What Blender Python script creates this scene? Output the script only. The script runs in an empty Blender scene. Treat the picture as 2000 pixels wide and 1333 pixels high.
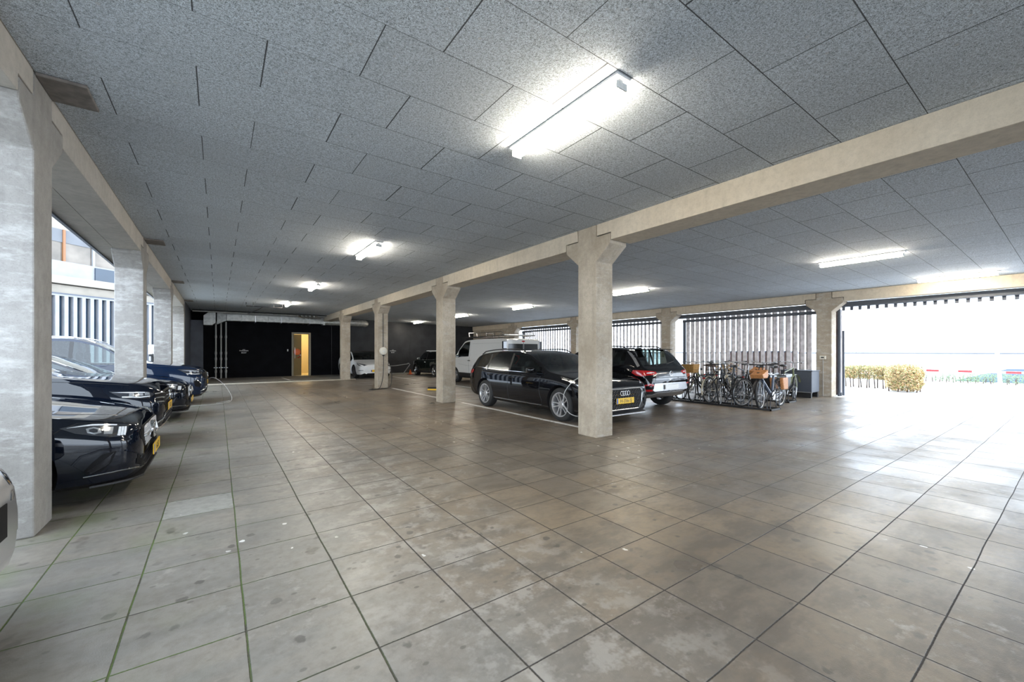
import bpy, bmesh, math, random
from mathutils import Vector, Matrix
from mathutils.bvhtree import BVHTree
random.seed(7)
sc = bpy.context.scene
C = sc.collection
PI = math.pi
# ---------------------------------------------------------------- camera / view
YAW, FPX, HYPX, H = .6198, 804.14, 687.4, 1.39
cam_d = bpy.data.cameras.new('camera'); cam = bpy.data.objects.new('camera', cam_d); C.objects.link(cam)
cam.location = (0, 0, H); cam.rotation_euler = (PI/2, 0, -YAW)
cam_d.sensor_width = 36; cam_d.lens = FPX/2000*36; cam_d.shift_y = (HYPX-666.5)/2000
cam_d.clip_start = .05; cam_d.clip_end = 600
sc.camera = cam
sc.view_settings.view_transform = 'Standard'; sc.view_settings.look = 'None'
sc.view_settings.gamma = 1; sc.view_settings.use_curve_mapping = False
sc.view_settings.exposure = 0.25
sc.cycles.max_bounces = 5; sc.cycles.diffuse_bounces = 3; sc.cycles.glossy_bounces = 3; sc.cycles.transparent_max_bounces = 10
# ---------------------------------------------------------------- site constants
XL, XM, XR = -1.12, 4.928, 15.319
Y0, BAY = 4.587, 5.544
CW = .4066; CD = .395
def zc(X):
    if X < XM: return 3.4959+(3.4277-3.4959)*(X-XL)/(XM-XL)
    return 3.4277+(3.2276-3.4277)*(X-XM)/(XR-XM)
YB = 26.5
# ---------------------------------------------------------------- node helper
class N:
    def __init__(s, name, rough=.5):
        s.m = bpy.data.materials.new(name); s.m.use_nodes = True
        s.t = s.m.node_tree; s.n = s.t.nodes; s.l = s.t.links
        s.b = s.n['Principled BSDF']; s.b.inputs['Roughness'].default_value = rough
    def new(s, ty, **k):
        x = s.n.new(ty)
        for a, v in k.items(): setattr(x, a, v)
        return x
    def put(s, sock, v):
        if isinstance(v, bpy.types.NodeSocket): s.l.new(v, sock)
        else:
            try: sock.default_value = v
            except Exception: sock.default_value = (v, v, v) if not hasattr(v, '__len__') else tuple(v)[:len(sock.default_value)]
    def mt(s, op, a, b=0., c=None, clamp=False):
        x = s.new('ShaderNodeMath', operation=op); x.use_clamp = clamp
        s.put(x.inputs[0], a); s.put(x.inputs[1], b)
        if c is not None: s.put(x.inputs[2], c)
        return x.outputs[0]
    def pos(s):
        g = s.new('ShaderNodeNewGeometry'); x = s.new('ShaderNodeSeparateXYZ'); s.l.new(g.outputs['Position'], x.inputs[0])
        return g.outputs['Position'], x.outputs[0], x.outputs[1], x.outputs[2]
    def nor(s):
        g = s.new('ShaderNodeNewGeometry'); x = s.new('ShaderNodeSeparateXYZ'); s.l.new(g.outputs['Normal'], x.inputs[0]); return x.outputs
    def scale(s, v, sx, sy, sz):
        x = s.new('ShaderNodeVectorMath', operation='MULTIPLY'); s.put(x.inputs[0], v); x.inputs[1].default_value = (sx, sy, sz); return x.outputs[0]
    def noise(s, v, sc_, det=2., ro=.5):
        x = s.new('ShaderNodeTexNoise'); s.put(x.inputs['Vector'], v); x.inputs['Scale'].default_value = sc_
        x.inputs['Detail'].default_value = det; x.inputs['Roughness'].default_value = ro; return x.outputs['Fac']
    def vor(s, v, sc_, feat='F1'):
        x = s.new('ShaderNodeTexVoronoi', feature=feat); s.put(x.inputs['Vector'], v); x.inputs['Scale'].default_value = sc_; return x.outputs[0]
    def rng(s, v, a, b, c=0., d=1.):
        x = s.new('ShaderNodeMapRange'); x.clamp = True
        for i, q in enumerate((v, a, b, c, d)): s.put(x.inputs[i], q)
        return x.outputs[0]
    def mix(s, f, a, b):
        x = s.new('ShaderNodeMix', data_type='RGBA'); s.put(x.inputs[0], f)
        for sk, v in ((x.inputs[6], a), (x.inputs[7], b)):
            if isinstance(v, bpy.types.NodeSocket): s.l.new(v, sk)
            else: sk.default_value = (*v, 1) if len(v) == 3 else v
        return x.outputs[2]
    def wn(s, a, b):
        c = s.new('ShaderNodeCombineXYZ'); s.put(c.inputs[0], a); s.put(c.inputs[1], b)
        w = s.new('ShaderNodeTexWhiteNoise', noise_dimensions='3D'); s.l.new(c.outputs[0], w.inputs[0]); return w.outputs[0]
    def col(s, v): 
        if isinstance(v, bpy.types.NodeSocket): s.l.new(v, s.b.inputs['Base Color'])
        else: s.b.inputs['Base Color'].default_value = (*v, 1)
    def bump(s, h, dist=.01, st=1.):
        x = s.new('ShaderNodeBump'); x.inputs['Strength'].default_value = st; x.inputs['Distance'].default_value = dist
        s.l.new(h, x.inputs['Height']); s.l.new(x.outputs[0], s.b.inputs['Normal'])
def simple(name, c, rough=.5, metal=0., coat=0., var=.08, nscale=30., spec=.5, emit=None, es=0.):
    n = N(name, rough); p = n.new('ShaderNodeTexCoord').outputs['Object']
    f = n.noise(p, nscale, 3.)
    lo = tuple(max(0, x*(1-var)) for x in c); hi = tuple(min(1, x*(1+var)) for x in c)
    n.col(n.mix(n.rng(f, .35, .65), lo, hi))
    n.b.inputs['Metallic'].default_value = metal; n.b.inputs['Coat Weight'].default_value = coat
    n.b.inputs['Coat Roughness'].default_value = .03
    n.b.inputs['Specular IOR Level'].default_value = spec
    if emit:
        n.b.inputs['Emission Color'].default_value = (*emit, 1); n.b.inputs['Emission Strength'].default_value = es
    return n.m
def glass(name, tint, refl=1.0):
    n = N(name); t = n.new('ShaderNodeBsdfTransparent'); t.inputs[0].default_value = (*tint, 1)
    g = n.new('ShaderNodeBsdfGlossy'); g.inputs['Roughness'].default_value = .03; g.inputs[0].default_value = (.95, .98, 1, 1)
    fr = n.new('ShaderNodeFresnel'); fr.inputs[0].default_value = 1.5
    p = n.new('ShaderNodeTexCoord').outputs['Object']
    drops = n.rng(n.vor(p, 60.), .10, .16, .12, 0.)
    f = n.mt('ADD', n.mt('MULTIPLY', fr.outputs[0], 1.3*refl), drops, clamp=True)
    m = n.new('ShaderNodeMixShader'); n.l.new(f, m.inputs[0]); n.l.new(t.outputs[0], m.inputs[1]); n.l.new(g.outputs[0], m.inputs[2])
    n.l.new(m.outputs[0], n.n['Material Output'].inputs[0]); return n.m
def paint(name, c, metal=.0, rough=.35, coat=1.):
    n = N(name, rough); p = n.new('ShaderNodeTexCoord').outputs['Object']
    fl = n.noise(p, 900., 1.)
    n.col(n.mix(n.rng(fl, .5, .75), c, tuple(min(1, x*1.5+.004) for x in c)))
    n.b.inputs['Metallic'].default_value = metal; n.b.inputs['Coat Weight'].default_value = coat
    n.b.inputs['Coat Roughness'].default_value = .02; n.b.inputs['Coat IOR'].default_value = 1.5; n.b.inputs['Specular IOR Level'].default_value = 0. if metal == 0 else .2
    return n.m
M = {}
# ---------------------------------------------------------------- slab floor
def floor_mat():
    n = N('floor_slabs', .45); P, x, y, z = n.pos(); S = .4996
    wob = n.mt('MULTIPLY', n.mt('SUBTRACT', n.noise(P, 1.3, 2.), .5), .018)
    u = n.mt('DIVIDE', n.mt('ADD', n.mt('SUBTRACT', x, -.385), wob), S); v = n.mt('DIVIDE', n.mt('ADD', n.mt('SUBTRACT', y, .4345), wob), S)
    def edge(q):
        f = n.mt('FRACT', q); return n.mt('MINIMUM', f, n.mt('SUBTRACT', 1., f))
    iu, iv = n.mt('FLOOR', u), n.mt('FLOOR', v)
    r = n.wn(iu, iv); r2 = n.wn(n.mt('ADD', iu, 31.7), iv)
    eu, ev = edge(u), edge(v)
    fine = n.mt('MULTIPLY', n.mt('SUBTRACT', n.noise(P, 60., 2.), .5), .008)
    eu2 = n.mt('ADD', eu, fine); ev2 = n.mt('ADD', ev, fine)
    ju = n.rng(eu2, .0055, .0115, 1., 0.); jv = n.rng(ev2, .0045, .0095, 1., 0.)
    j = n.mt('MAXIMUM', ju, jv)
    big = n.noise(P, .33, 3.); med = n.noise(P, 2.2, 4., .6); sm = n.noise(P, 16., 3., .65); grit = n.noise(P, 170., 2.)
    warm = n.rng(n.mt('ADD', big, n.mt('MULTIPLY', n.mt('SUBTRACT', med, .5), .4)), .38, .58)
    c = n.mix(warm, (.165, .136, .106), (.240, .178, .115))
    c = n.mix(n.rng(r, 0, 1, 0., .42), c, (.29, .242, .185))
    c = n.mix(n.mt('MULTIPLY', n.rng(r2, .55, 1.), .45), c, (.15, .13, .108))
    c = n.mix(n.rng(n.noise(n.scale(P, 1, 2.2, 1), 1.6, 4., .7), .47, .60, 0, .62), c, (.10, .083, .064))
    one = n.mt('MULTIPLY', n.mt('COMPARE', iu, 0., .1), n.mt('COMPARE', iv, 8., .1)); c = n.mix(n.mt('MULTIPLY', one, .8), c, (.46, .44, .38))
    left = n.rng(n.mt('ADD', x, n.mt('MULTIPLY', n.mt('SUBTRACT', med, .5), 1.4)), .6, 2.1, 1., 0.)
    c = n.mix(n.mt('MULTIPLY', left, .5), c, (.27, .275, .262))
    c = n.mix(n.rng(sm, .42, .72, 0., .5), c, (.13, .115, .095))
    c = n.mix(n.rng(med, .5, .8, 0., .3), c, (.13, .115, .10))
    # scuffed pale patches along the driving lane
    pale = n.mt('MULTIPLY', n.rng(n.noise(P, 9., 4., .7), .54, .70), n.rng(n.noise(P, .55, 2.), .50, .60))
    lane = n.mt('MULTIPLY', n.rng(n.mt('ABSOLUTE', n.mt('SUBTRACT', x, 1.35)), .25, .9, 1., 0.), n.rng(n.noise(P, 5., 4., .7), .50, .60)); pale = n.mt('MAXIMUM', pale, n.mt('MULTIPLY', lane, .9))
    c = n.mix(n.mt('MULTIPLY', pale, .5), c, (.44, .405, .36))
    # oil and gum spots
    sp = n.rng(n.mt('ADD', n.vor(P, 4.2), n.mt('MULTIPLY', n.noise(P, 22., 2.), .2)), .20, .235, 1., 0.); sp = n.mt('MULTIPLY', sp, n.rng(n.noise(P, .8, 2.), .38, .46))
    c = n.mix(n.mt('MULTIPLY', sp, .68), c, (.07, .062, .055))
    sp3 = n.rng(n.vor(n.scale(P, 1, 1.4, 1), 7.), .09, .13, 1., 0.); sp3 = n.mt('MULTIPLY', sp3, n.rng(n.noise(P, .5, 2.), .44, .52))
    c = n.mix(n.mt('MULTIPLY', sp3, .6), c, (.08, .07, .06))
    # white paint drips
    sp2 = n.rng(n.mt('ADD', n.vor(n.scale(P, 1.4, 1, 1), 4.3), n.mt('MULTIPLY', n.noise(P, 30., 2.), .2)), .185, .20, 1., 0.); sp2 = n.mt('MULTIPLY', sp2, n.rng(n.noise(P, .42, 2.), .545, .575))
    c = n.mix(n.mt('MULTIPLY', sp2, .8), c, (.78, .76, .72))
    dk = n.mt('MULTIPLY', n.rng(n.noise(P, 4.5, 3., .6), .60, .68), n.rng(n.noise(P, .9, 2.), .42, .55)); c = n.mix(n.mt('MULTIPLY', dk, .55), c, (.075, .062, .05))
    gl = n.rng(grit, .68, .76); c = n.mix(n.mt('MULTIPLY', gl, .3), c, (.5, .48, .45))
    moss = n.mt('MULTIPLY', n.rng(x, -.1, .9, 1., 0.), n.rng(n.noise(P, 5., 3.), .35, .55))
    jc = n.mix(moss, (.045, .038, .03), (.075, .12, .02))
    c = n.mix(n.mt('MULTIPLY', n.mt('MULTIPLY', n.rng(x, -1.2, .1, 1., 0.), n.rng(n.noise(P, 1.7, 4.), .50, .66)), .55), c, (.12, .16, .05))
    c = n.mix(j, c, jc); n.col(c)
    wet = n.noise(P, 1.1, 4., .6)
    ro = n.rng(wet, .35, .68, .26, .46); ro = n.mt('ADD', ro, n.mt('MULTIPLY', r, .06)); ro = n.mt('MAXIMUM', ro, n.mt('MULTIPLY', j, .8)); n.put(n.b.inputs['Roughness'], ro)
    n.b.inputs['Specular IOR Level'].default_value = .5
    tilt = n.mt('MULTIPLY', n.mt('MULTIPLY', n.mt('FRACT', v), n.mt('SUBTRACT', r, .5)), .5)
    tilt = n.mt('ADD', tilt, n.mt('MULTIPLY', n.mt('MULTIPLY', n.mt('FRACT', u), n.mt('SUBTRACT', r2, .5)), .5))
    h = n.mt('ADD', n.mt('SUBTRACT', n.mt('ADD', n.mt('MULTIPLY', sm, .18), n.mt('MULTIPLY', grit, .10)), j), tilt); n.bump(h, .006, .9)
    return n.m
M['floor'] = floor_mat()
def ceil_mat():
    n = N('wood_wool_ceiling', .95); P, x, y, z = n.pos()
    v = n.mt('DIVIDE', n.mt('SUBTRACT', y, .2), .6); iv = n.mt('FLOOR', v)
    par = n.mt('MODULO', n.mt('ADD', iv, 100.), 2.)
    u = n.mt('SUBTRACT', x, n.mt('ADD', .87, n.mt('MULTIPLY', par, -.6)))
    iu = n.mt('FLOOR', u)
    def edge(q):
        f = n.mt('FRACT', q); return n.mt('MINIMUM', f, n.mt('SUBTRACT', 1., f))
    r = n.wn(iu, iv); r2 = n.wn(n.mt('ADD', iu, 9.3), iv)
    wv = n.mt('ADD', .0045, n.mt('MULTIPLY', r, .0035)); wu = n.mt('ADD', .0025, n.mt('MULTIPLY', r2, .005))
    jv = n.mt('LESS_THAN', edge(v), wv); ju = n.mt('LESS_THAN', edge(u), wu)
    j = n.mt('MAXIMUM', jv, ju)
    w1 = n.noise(n.scale(P, 1, 1, 1), 62., 4., .78)
    w = n.new('ShaderNodeTexWave', wave_type='BANDS', bands_direction='DIAGONAL'); n.put(w.inputs['Vector'], P)
    w.inputs['Scale'].default_value = 26; w.inputs['Distortion'].default_value = 28; w.inputs['Detail'].default_value = 3; w.inputs['Detail Scale'].default_value = 1.6
    fib = n.mt('ADD', n.mt('MULTIPLY', w1, .75), n.mt('MULTIPLY', w.outputs['Fac'], .25))
    c = n.mix(n.rng(fib, .36, .60), (.19, .215, .24), (.76, .83, .90))
    c = n.mix(n.rng(r, 0, 1, 0, .16), c, (.28, .30, .32))
    c = n.mix(n.rng(n.noise(P, .8, 3.), .4, .65, 0, .15), c, (.36, .38, .40))
    # fixing washers, two per panel
    fu = n.mt('ABSOLUTE', n.mt('SUBTRACT', n.mt('ABSOLUTE', n.mt('SUBTRACT', n.mt('FRACT', u), .5)), .36)); fv = n.mt('MULTIPLY', n.mt('SUBTRACT', n.mt('FRACT', v), n.mt('ADD', .35, n.mt('MULTIPLY', r2, .3))), .6)
    dd = n.mt('SQRT', n.mt('ADD', n.mt('MULTIPLY', fu, fu), n.mt('MULTIPLY', fv, fv)))
    c = n.mix(n.mt('MULTIPLY', n.rng(dd, .010, .014, 1., 0.), .6), c, (.5, .5, .5))
    c = n.mix(n.mt('MULTIPLY', n.mt('GREATER_THAN', .02, n.mt('ABSOLUTE', n.mt('SUBTRACT', dd, .022))), 0.), c, (.1, .1, .1))
    jj = n.mt('MAXIMUM', ju, n.mt('MULTIPLY', jv, n.rng(x, .3, 2.2, .35, 1.))); c = n.mix(n.mt('MULTIPLY', jj, .9), c, (.03, .03, .033)); n.col(c)
    n.bump(n.mt('SUBTRACT', n.mt('MULTIPLY', fib, .6), n.mt('MULTIPLY', j, 1.5)), .008, .6)
    return n.m
M['ceiling'] = ceil_mat()
def conc_mat(name, a, b, eff=0., pit=.5, effside=True):
    n = N(name, .85); P, x, y, z = n.pos()
    big = n.noise(P, 1.6, 4., .6); sm = n.noise(P, 14., 5., .7); gr = n.noise(P, 110., 3., .6)
    c = n.mix(n.rng(big, .35, .65), a, b)
    c = n.mix(n.rng(sm, .42, .72, 0, .35), c, tuple(q*.55 for q in a))
    c = n.mix(n.rng(gr, .52, .7, 0, pit*.5), c, tuple(q*.5 for q in a))
    c = n.mix(n.rng(n.vor(P, 42.), .05, .12, pit*.6, 0.), c, tuple(q*.3 for q in a))
    streak = n.noise(n.scale(P, 5., 5., .5), 2., 3.)
    c = n.mix(n.rng(streak, .55, .75, 0, .25), c, tuple(q*.5 for q in a))
    if eff:
        e = n.noise(n.scale(P, 1.3, 1.3, 3.6), 2.6, 10., .74)
        m = n.rng(e, .50, .64)
        if effside: m = n.mt('MULTIPLY', m, n.mt('LESS_THAN', n.nor()[1], -.5))
        c = n.mix(n.mt('MULTIPLY', m, eff), c, (.66, .655, .64))
    n.col(c); n.bump(n.mt('ADD', n.mt('MULTIPLY', sm, .5), n.mt('MULTIPLY', gr, .4)), .006, .5)
    return n.m
M['conc_l'] = conc_mat('weathered_concrete', (.29, .275, .255), (.37, .355, .335), .42)
M['conc_m'] = conc_mat('column_concrete', (.36, .30, .225), (.52, .45, .355), .22, 1.2)
M['conc_r'] = conc_mat('brown_concrete', (.37, .31, .235), (.45, .385, .30), .40, .6, False)
M['beam'] = conc_mat('beam_concrete', (.54, .465, .36), (.62, .545, .43), 0., .35)
M['beam_l'] = conc_mat('grey_beam_concrete', (.44, .41, .365), (.52, .485, .435), 0., .3)
M['asph'] = conc_mat('dark_paving', (.17, .155, .13), (.24, .215, .18), 0., .5)
M['kerb'] = conc_mat('kerb_concrete', (.42, .38, .31), (.5, .46, .38), 0., .5)
M['white'] = simple('white_line_paint', (.72, .70, .66), .6, var=.15, nscale=18.)
M['dark'] = simple('black_wall_paint', (.0045, .0045, .006), .6, var=.3, nscale=2., spec=.06)
M['dark_lit'] = simple('lamplit_black_wall_paint', (.028, .029, .032), .5, var=.2, nscale=2., spec=.25)  # same dark paint as the black wall, lamp light painted into its colour
M['slate'] = simple('slate_wall_paint', (.085, .095, .12), .55, var=.12, nscale=3.)
M['galv'] = simple('galvanised_steel', (.50, .50, .47), .42, metal=.55, var=.15, nscale=9.)
M['pipe'] = simple('grey_plastic_pipe', (.42, .42, .41), .45)
M['blk'] = simple('black_plastic', (.015, .015, .016), .45)
M['rub'] = simple('tyre_rubber', (.018, .018, .018), .75)
M['steel'] = simple('brushed_steel', (.55, .55, .56), .3, metal=.9)
M['chrome'] = simple('chrome', (.78, .79, .8), .08, metal=1., var=.02)
M['alu'] = simple('alloy_rim', (.62, .62, .63), .28, metal=.8)
M['rimd'] = simple('dark_alloy_rim', (.05, .05, .055), .3, metal=.6)
M['glassc'] = glass('window_glass', (.50, .58, .56))
M['glassd'] = glass('privacy_glass', (.06, .065, .07))
M['lamp'] = glass('lamp_lens', (.55, .58, .6), .8)
M['yel'] = simple('yellow_plate', (.85, .52, .02), .4, var=.03)
M['blue'] = simple('blue_plate_band', (.02, .10, .45), .4)
M['wpl'] = simple('white_plastic', (.80, .80, .78), .35, var=.03)
M['cream'] = simple('cream_casing', (.72, .68, .58), .4)
M['red'] = simple('red_lens', (.45, .01, .012), .15, coat=.6)
M['orange'] = simple('orange_plastic', (.85, .16, .03), .4)
M['tan'] = simple('tan_leather', (.46, .20, .07), .5, var=.2)
M['wick'] = simple('wicker', (.44, .24, .07), .7, var=.45, nscale=60.)
M['seat'] = simple('seat_fabric', (.035, .034, .033), .8)
M['dash'] = simple('dashboard_vinyl', (.03, .03, .032), .6)
M['slat'] = simple('weathered_grey_wood', (.74, .71, .73), .7, var=.2, nscale=7.)
M['slatd'] = simple('dark_stained_wood', (.12, .085, .075), .75, var=.25, nscale=6.)
M['steeld'] = simple('dark_painted_steel', (.055, .065, .085), .45)
M['lumi'] = simple('fluorescent_diffuser', (.9, .9, .88), .4, emit=(1., .90, .74), es=95.)
M['house'] = simple('luminaire_housing', (.70, .70, .68), .4)
# ---------------------------------------------------------------- mesh builder
class MB:
    def __init__(s): s.v = []; s.f = []; s.mi = []
    def add(s, vs, fs, mi=0):
        o = len(s.v); s.v += [tuple(v) for v in vs]; s.f += [tuple(i+o for i in f) for f in fs]; s.mi += [mi]*len(fs)
    def box(s, x0, x1, y0, y1, z0, z1, mi=0):
        s.add([(x0, y0, z0), (x1, y0, z0), (x1, y1, z0), (x0, y1, z0), (x0, y0, z1), (x1, y0, z1), (x1, y1, z1), (x0, y1, z1)],
              [(3, 2, 1, 0), (4, 5, 6, 7), (0, 1, 5, 4), (1, 2, 6, 5), (2, 3, 7, 6), (3, 0, 4, 7)], mi)
    def obox(s, c, dx, dy, dz, rz=0., ry=0., rx=0., mi=0):
        R = Matrix.Rotation(rz, 3, 'Z') @ Matrix.Rotation(ry, 3, 'Y') @ Matrix.Rotation(rx, 3, 'X'); c = Vector(c)
        vs = [c+R @ Vector((sx*dx/2, sy*dy/2, sz*dz/2)) for sz in (-1, 1) for sx, sy in ((-1, -1), (1, -1), (1, 1), (-1, 1))]
        s.add(vs, [(3, 2, 1, 0), (4, 5, 6, 7), (0, 1, 5, 4), (1, 2, 6, 5), (2, 3, 7, 6), (3, 0, 4, 7)], mi)
    def prism(s, poly, axis, a, b, mi=0):
        """poly in the plane normal to axis: X->(y,z), Y->(x,z), Z->(x,y)"""
        def p(q, t): return {'X': (t, q[0], q[1]), 'Y': (q[0], t, q[1]), 'Z': (q[0], q[1], t)}[axis]
        n = len(poly); vs = [p(q, a) for q in poly]+[p(q, b) for q in poly]
        fs = [tuple(range(n-1, -1, -1)), tuple(range(n, 2*n))]+[(i, (i+1) % n, n+(i+1) % n, n+i) for i in range(n)]
        s.add(vs, fs, mi)
    def tube(s, pts, r, n=8, closed=False, mi=0, cap=True):
        pts = [Vector(p) for p in pts]; m = len(pts); rr = r if hasattr(r, '__len__') else [r]*m
        vs = []; up = None
        for i, p in enumerate(pts):
            a = pts[(i-1) % m] if (i or closed) else p; b = pts[(i+1) % m] if (i < m-1 or closed) else p
            t = (b-a).normalized() if (b-a).length > 1e-9 else Vector((0, 0, 1))
            if up is None: up = Vector((0, 0, 1)) if abs(t.z) < .9 else Vector((1, 0, 0))
            x = t.cross(up); 
            if x.length < 1e-6: x = t.orthogonal()
            x.normalize(); y = x.cross(t).normalized(); up = y
            for k in range(n):
                q = 2*PI*k/n; vs.append(p+x*math.cos(q)*rr[i]+y*math.sin(q)*rr[i])
        fs = []
        for i in range(m if closed else m-1):
            j = (i+1) % m
            for k in range(n): fs.append((i*n+k, i*n+(k+1) % n, j*n+(k+1) % n, j*n+k))
        if cap and not closed: fs += [tuple(range(n-1, -1, -1)), tuple((m-1)*n+k for k in range(n))]
        s.add(vs, fs, mi)
    def lathe(s, prof, c=(0, 0, 0), axis='Z', n=24, mi=0, closed=False):
        """prof: (radius, height)"""
        m = len(prof); vs = []
        for r, h in prof:
            for k in range(n):
                q = 2*PI*k/n; a, b = r*math.cos(q), r*math.sin(q)
                v = {'Z': (a, b, h), 'Y': (a, h, b), 'X': (h, a, b)}[axis]; vs.append((v[0]+c[0], v[1]+c[1], v[2]+c[2]))
        fs = []
        for i in range(m if closed else m-1):
            j = (i+1) % m
            for k in range(n): fs.append((i*n+k, i*n+(k+1) % n, j*n+(k+1) % n, j*n+k))
        if not closed: fs += [tuple(range(n-1, -1, -1)), tuple((m-1)*n+k for k in range(n))]
        s.add(vs, fs, mi)
    def ball(s, c, rx, ry, rz, n=12, m=8, mi=0, e=1.):
        vs = []
        def sp(v): return math.copysign(abs(v)**e, v)
        for i in range(m+1):
            t = -PI/2+PI*i/m
            for k in range(n):
                q = 2*PI*k/n
                vs.append((c[0]+rx*sp(math.cos(t))*sp(math.cos(q)), c[1]+ry*sp(math.cos(t))*sp(math.sin(q)), c[2]+rz*sp(math.sin(t))))
        s.add(vs, [(i*n+k, i*n+(k+1) % n, (i+1)*n+(k+1) % n, (i+1)*n+k) for i in range(m) for k in range(n)], mi)
    def build(s, name, mat, parent=None, smooth=None, bevel=0., **props):
        me = bpy.data.meshes.new(name); me.from_pydata(s.v, [], s.f)
        for m_ in (mat if isinstance(mat, (list, tuple)) else [mat]): me.materials.append(M[m_] if isinstance(m_, str) else m_)
        for p, i in zip(me.polygons, s.mi): p.material_index = i
        bm = bmesh.new(); bm.from_mesh(me); bmesh.ops.remove_doubles(bm, verts=bm.verts, dist=1e-6)
        bmesh.ops.recalc_face_normals(bm, faces=bm.faces); bm.to_mesh(me); bm.free()
        if smooth is not None:
            me.shade_smooth(); me.set_sharp_from_angle(angle=math.radians(smooth))
        o = bpy.data.objects.new(name, me); C.objects.link(o)
        if parent: o.parent = parent
        if bevel:
            b = o.modifiers.new('bevel', 'BEVEL'); b.width = bevel; b.segments = 2; b.limit_method = 'ANGLE'; b.angle_limit = .6
        for k, v_ in props.items(): o[k] = v_
        return o
def thing(name, label, cat, loc=(0, 0, 0), rz=0., group=None):
    o = bpy.data.objects.new(name, None); C.objects.link(o); o.location = loc; o.rotation_euler = (0, 0, rz)
    o.empty_display_size = .1; o['label'] = label; o['category'] = cat
    if group: o['group'] = group
    return o
def tag(o, label, cat, group=None):
    o['label'] = label; o['category'] = cat
    if group: o['group'] = group
    return o
def text(body, size, mat, loc, rot, parent=None, name='lettering', ext=.001, sx=1.):
    cu = bpy.data.curves.new(name, 'FONT'); cu.body = body; cu.size = size; cu.align_x = 'CENTER'; cu.align_y = 'CENTER'; cu.extrude = ext
    tmp = bpy.data.objects.new('tmp', cu); C.objects.link(tmp); bpy.context.view_layer.update()
    me = bpy.data.meshes.new_from_object(tmp.evaluated_get(bpy.context.evaluated_depsgraph_get())); bpy.data.objects.remove(tmp)
    me.name = name; me.materials.clear(); me.materials.append(M[mat]); o = bpy.data.objects.new(name, me); C.objects.link(o); o.location = loc; o.rotation_euler = rot; o.scale = (sx, 1, 1)
    if parent: o.parent = parent
    return o
# ================================================================ SETTING
def struct(name, mb, mat, **k): return mb.build(name, mat, kind='structure', **k)
b = MB(); b.box(-16, 15.36, -15, 21.35, -.2, 0); struct('floor', b, 'floor')
b = MB(); b.box(-1.6, 15.36, 21.35, YB, -.2, 0); struct('floor_back', b, 'asph')
b = MB(); b.box(15.47, 22.2, -30, 45, -.2, -.004); struct('ground_forecourt', b, conc_mat('pale_paving', (.70, .70, .71), (.78, .78, .79), 0., .1))
M['road'] = simple('road_surface', (.66, .67, .69), .8, nscale=1.)
b = MB(); b.box(-90, 25.8, -120, 160, -.4, -.21); b.box(22.2, 120, -120, 160, -.3, -.05); struct('ground_outside', b, 'road')
b = MB(); b.box(-90, -16, -60, 120, -.2, -.002); b.box(-16, -1.7, 21.35, 120, -.2, -.004); struct('ground_courtyard', b, 'road')
# sloping ceilings
for xa, xb, dz in ((XL, XM, 0), (XM+.0, XR+.1, 0)):
    b = MB(); b.add([(xa, -13.5, zc(xa)), (xb, -13.5, zc(xb)), (xb, YB, zc(xb)), (xa, YB, zc(xa)), (xa, -13.5, zc(xa)+.3), (xb, -13.5, zc(xb)+.3), (xb, YB, zc(xb)+.3), (xa, YB, zc(xa)+.3)],
          [(0, 1, 2, 3), (7, 6, 5, 4), (0, 4, 5, 1), (1, 5, 6, 2), (2, 6, 7, 3), (3, 7, 4, 0)])
    struct('ceiling', b, 'ceiling')
b = MB(); b.box(XL-.66, XR+1.0, -13.5, YB+.6, 3.80, 4.3); b.box(XL-.55, XL, -13.5, YB+.6, 3.497, 3.8); b.box(XR+.1, XR+.8, -13.5, YB+.6, 3.3, 3.8)
struct('ceiling_slab', b, 'beam_l')
# back walls
b = MB(); dx0, dx1, dz1 = 3.42, 4.42, 2.5
b.box(-1.6, dx0, YB, YB+.25, 0, 3.8); b.box(dx1, 6.6, YB, YB+.25, 0, 3.8); b.box(dx0, dx1, YB, YB+.25, dz1, 3.8)
struct('wall_back', b, 'dark')
b = MB(); b.box(6.6, 10.45, YB, YB+.25, 0, 3.8); b.box(10.47, 15.8, YB, YB+.25, 0, 3.8); struct('wall_back_right', b, 'dark_lit')
b = MB(); b.box(10.45, 10.47, YB+.01, YB+.2, 0, 3.8); b.box(5.55, 5.57, YB-.006, YB, 0, 3.0); struct('trim_1', b, 'blk')
b = MB(); b.box(-1.5, -.62, YB-.55, YB-.002, 0, 2.98); struct('wall_pier', b, 'slate')
b = MB(); b.box(-1.52, XL, 21.7, YB, 0, 3.49); struct('wall_left', b, 'slate')
b = MB(); b.box(-1.1, 4.9, YB-.9, YB-.002, 3.05, 3.40); 
# solid right wall past the last slatted bay
yr = Y0+3*BAY+CW+.01
b = MB(); b.box(XR+.06, XR+.3, yr, YB, 0, 2.92); struct('wall_right', b, 'conc_r')
b = MB(); b.box(XR+.045, XR+.06, yr, YB, 2.42, 2.436); struct('trim_2', b, 'blk')
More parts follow.
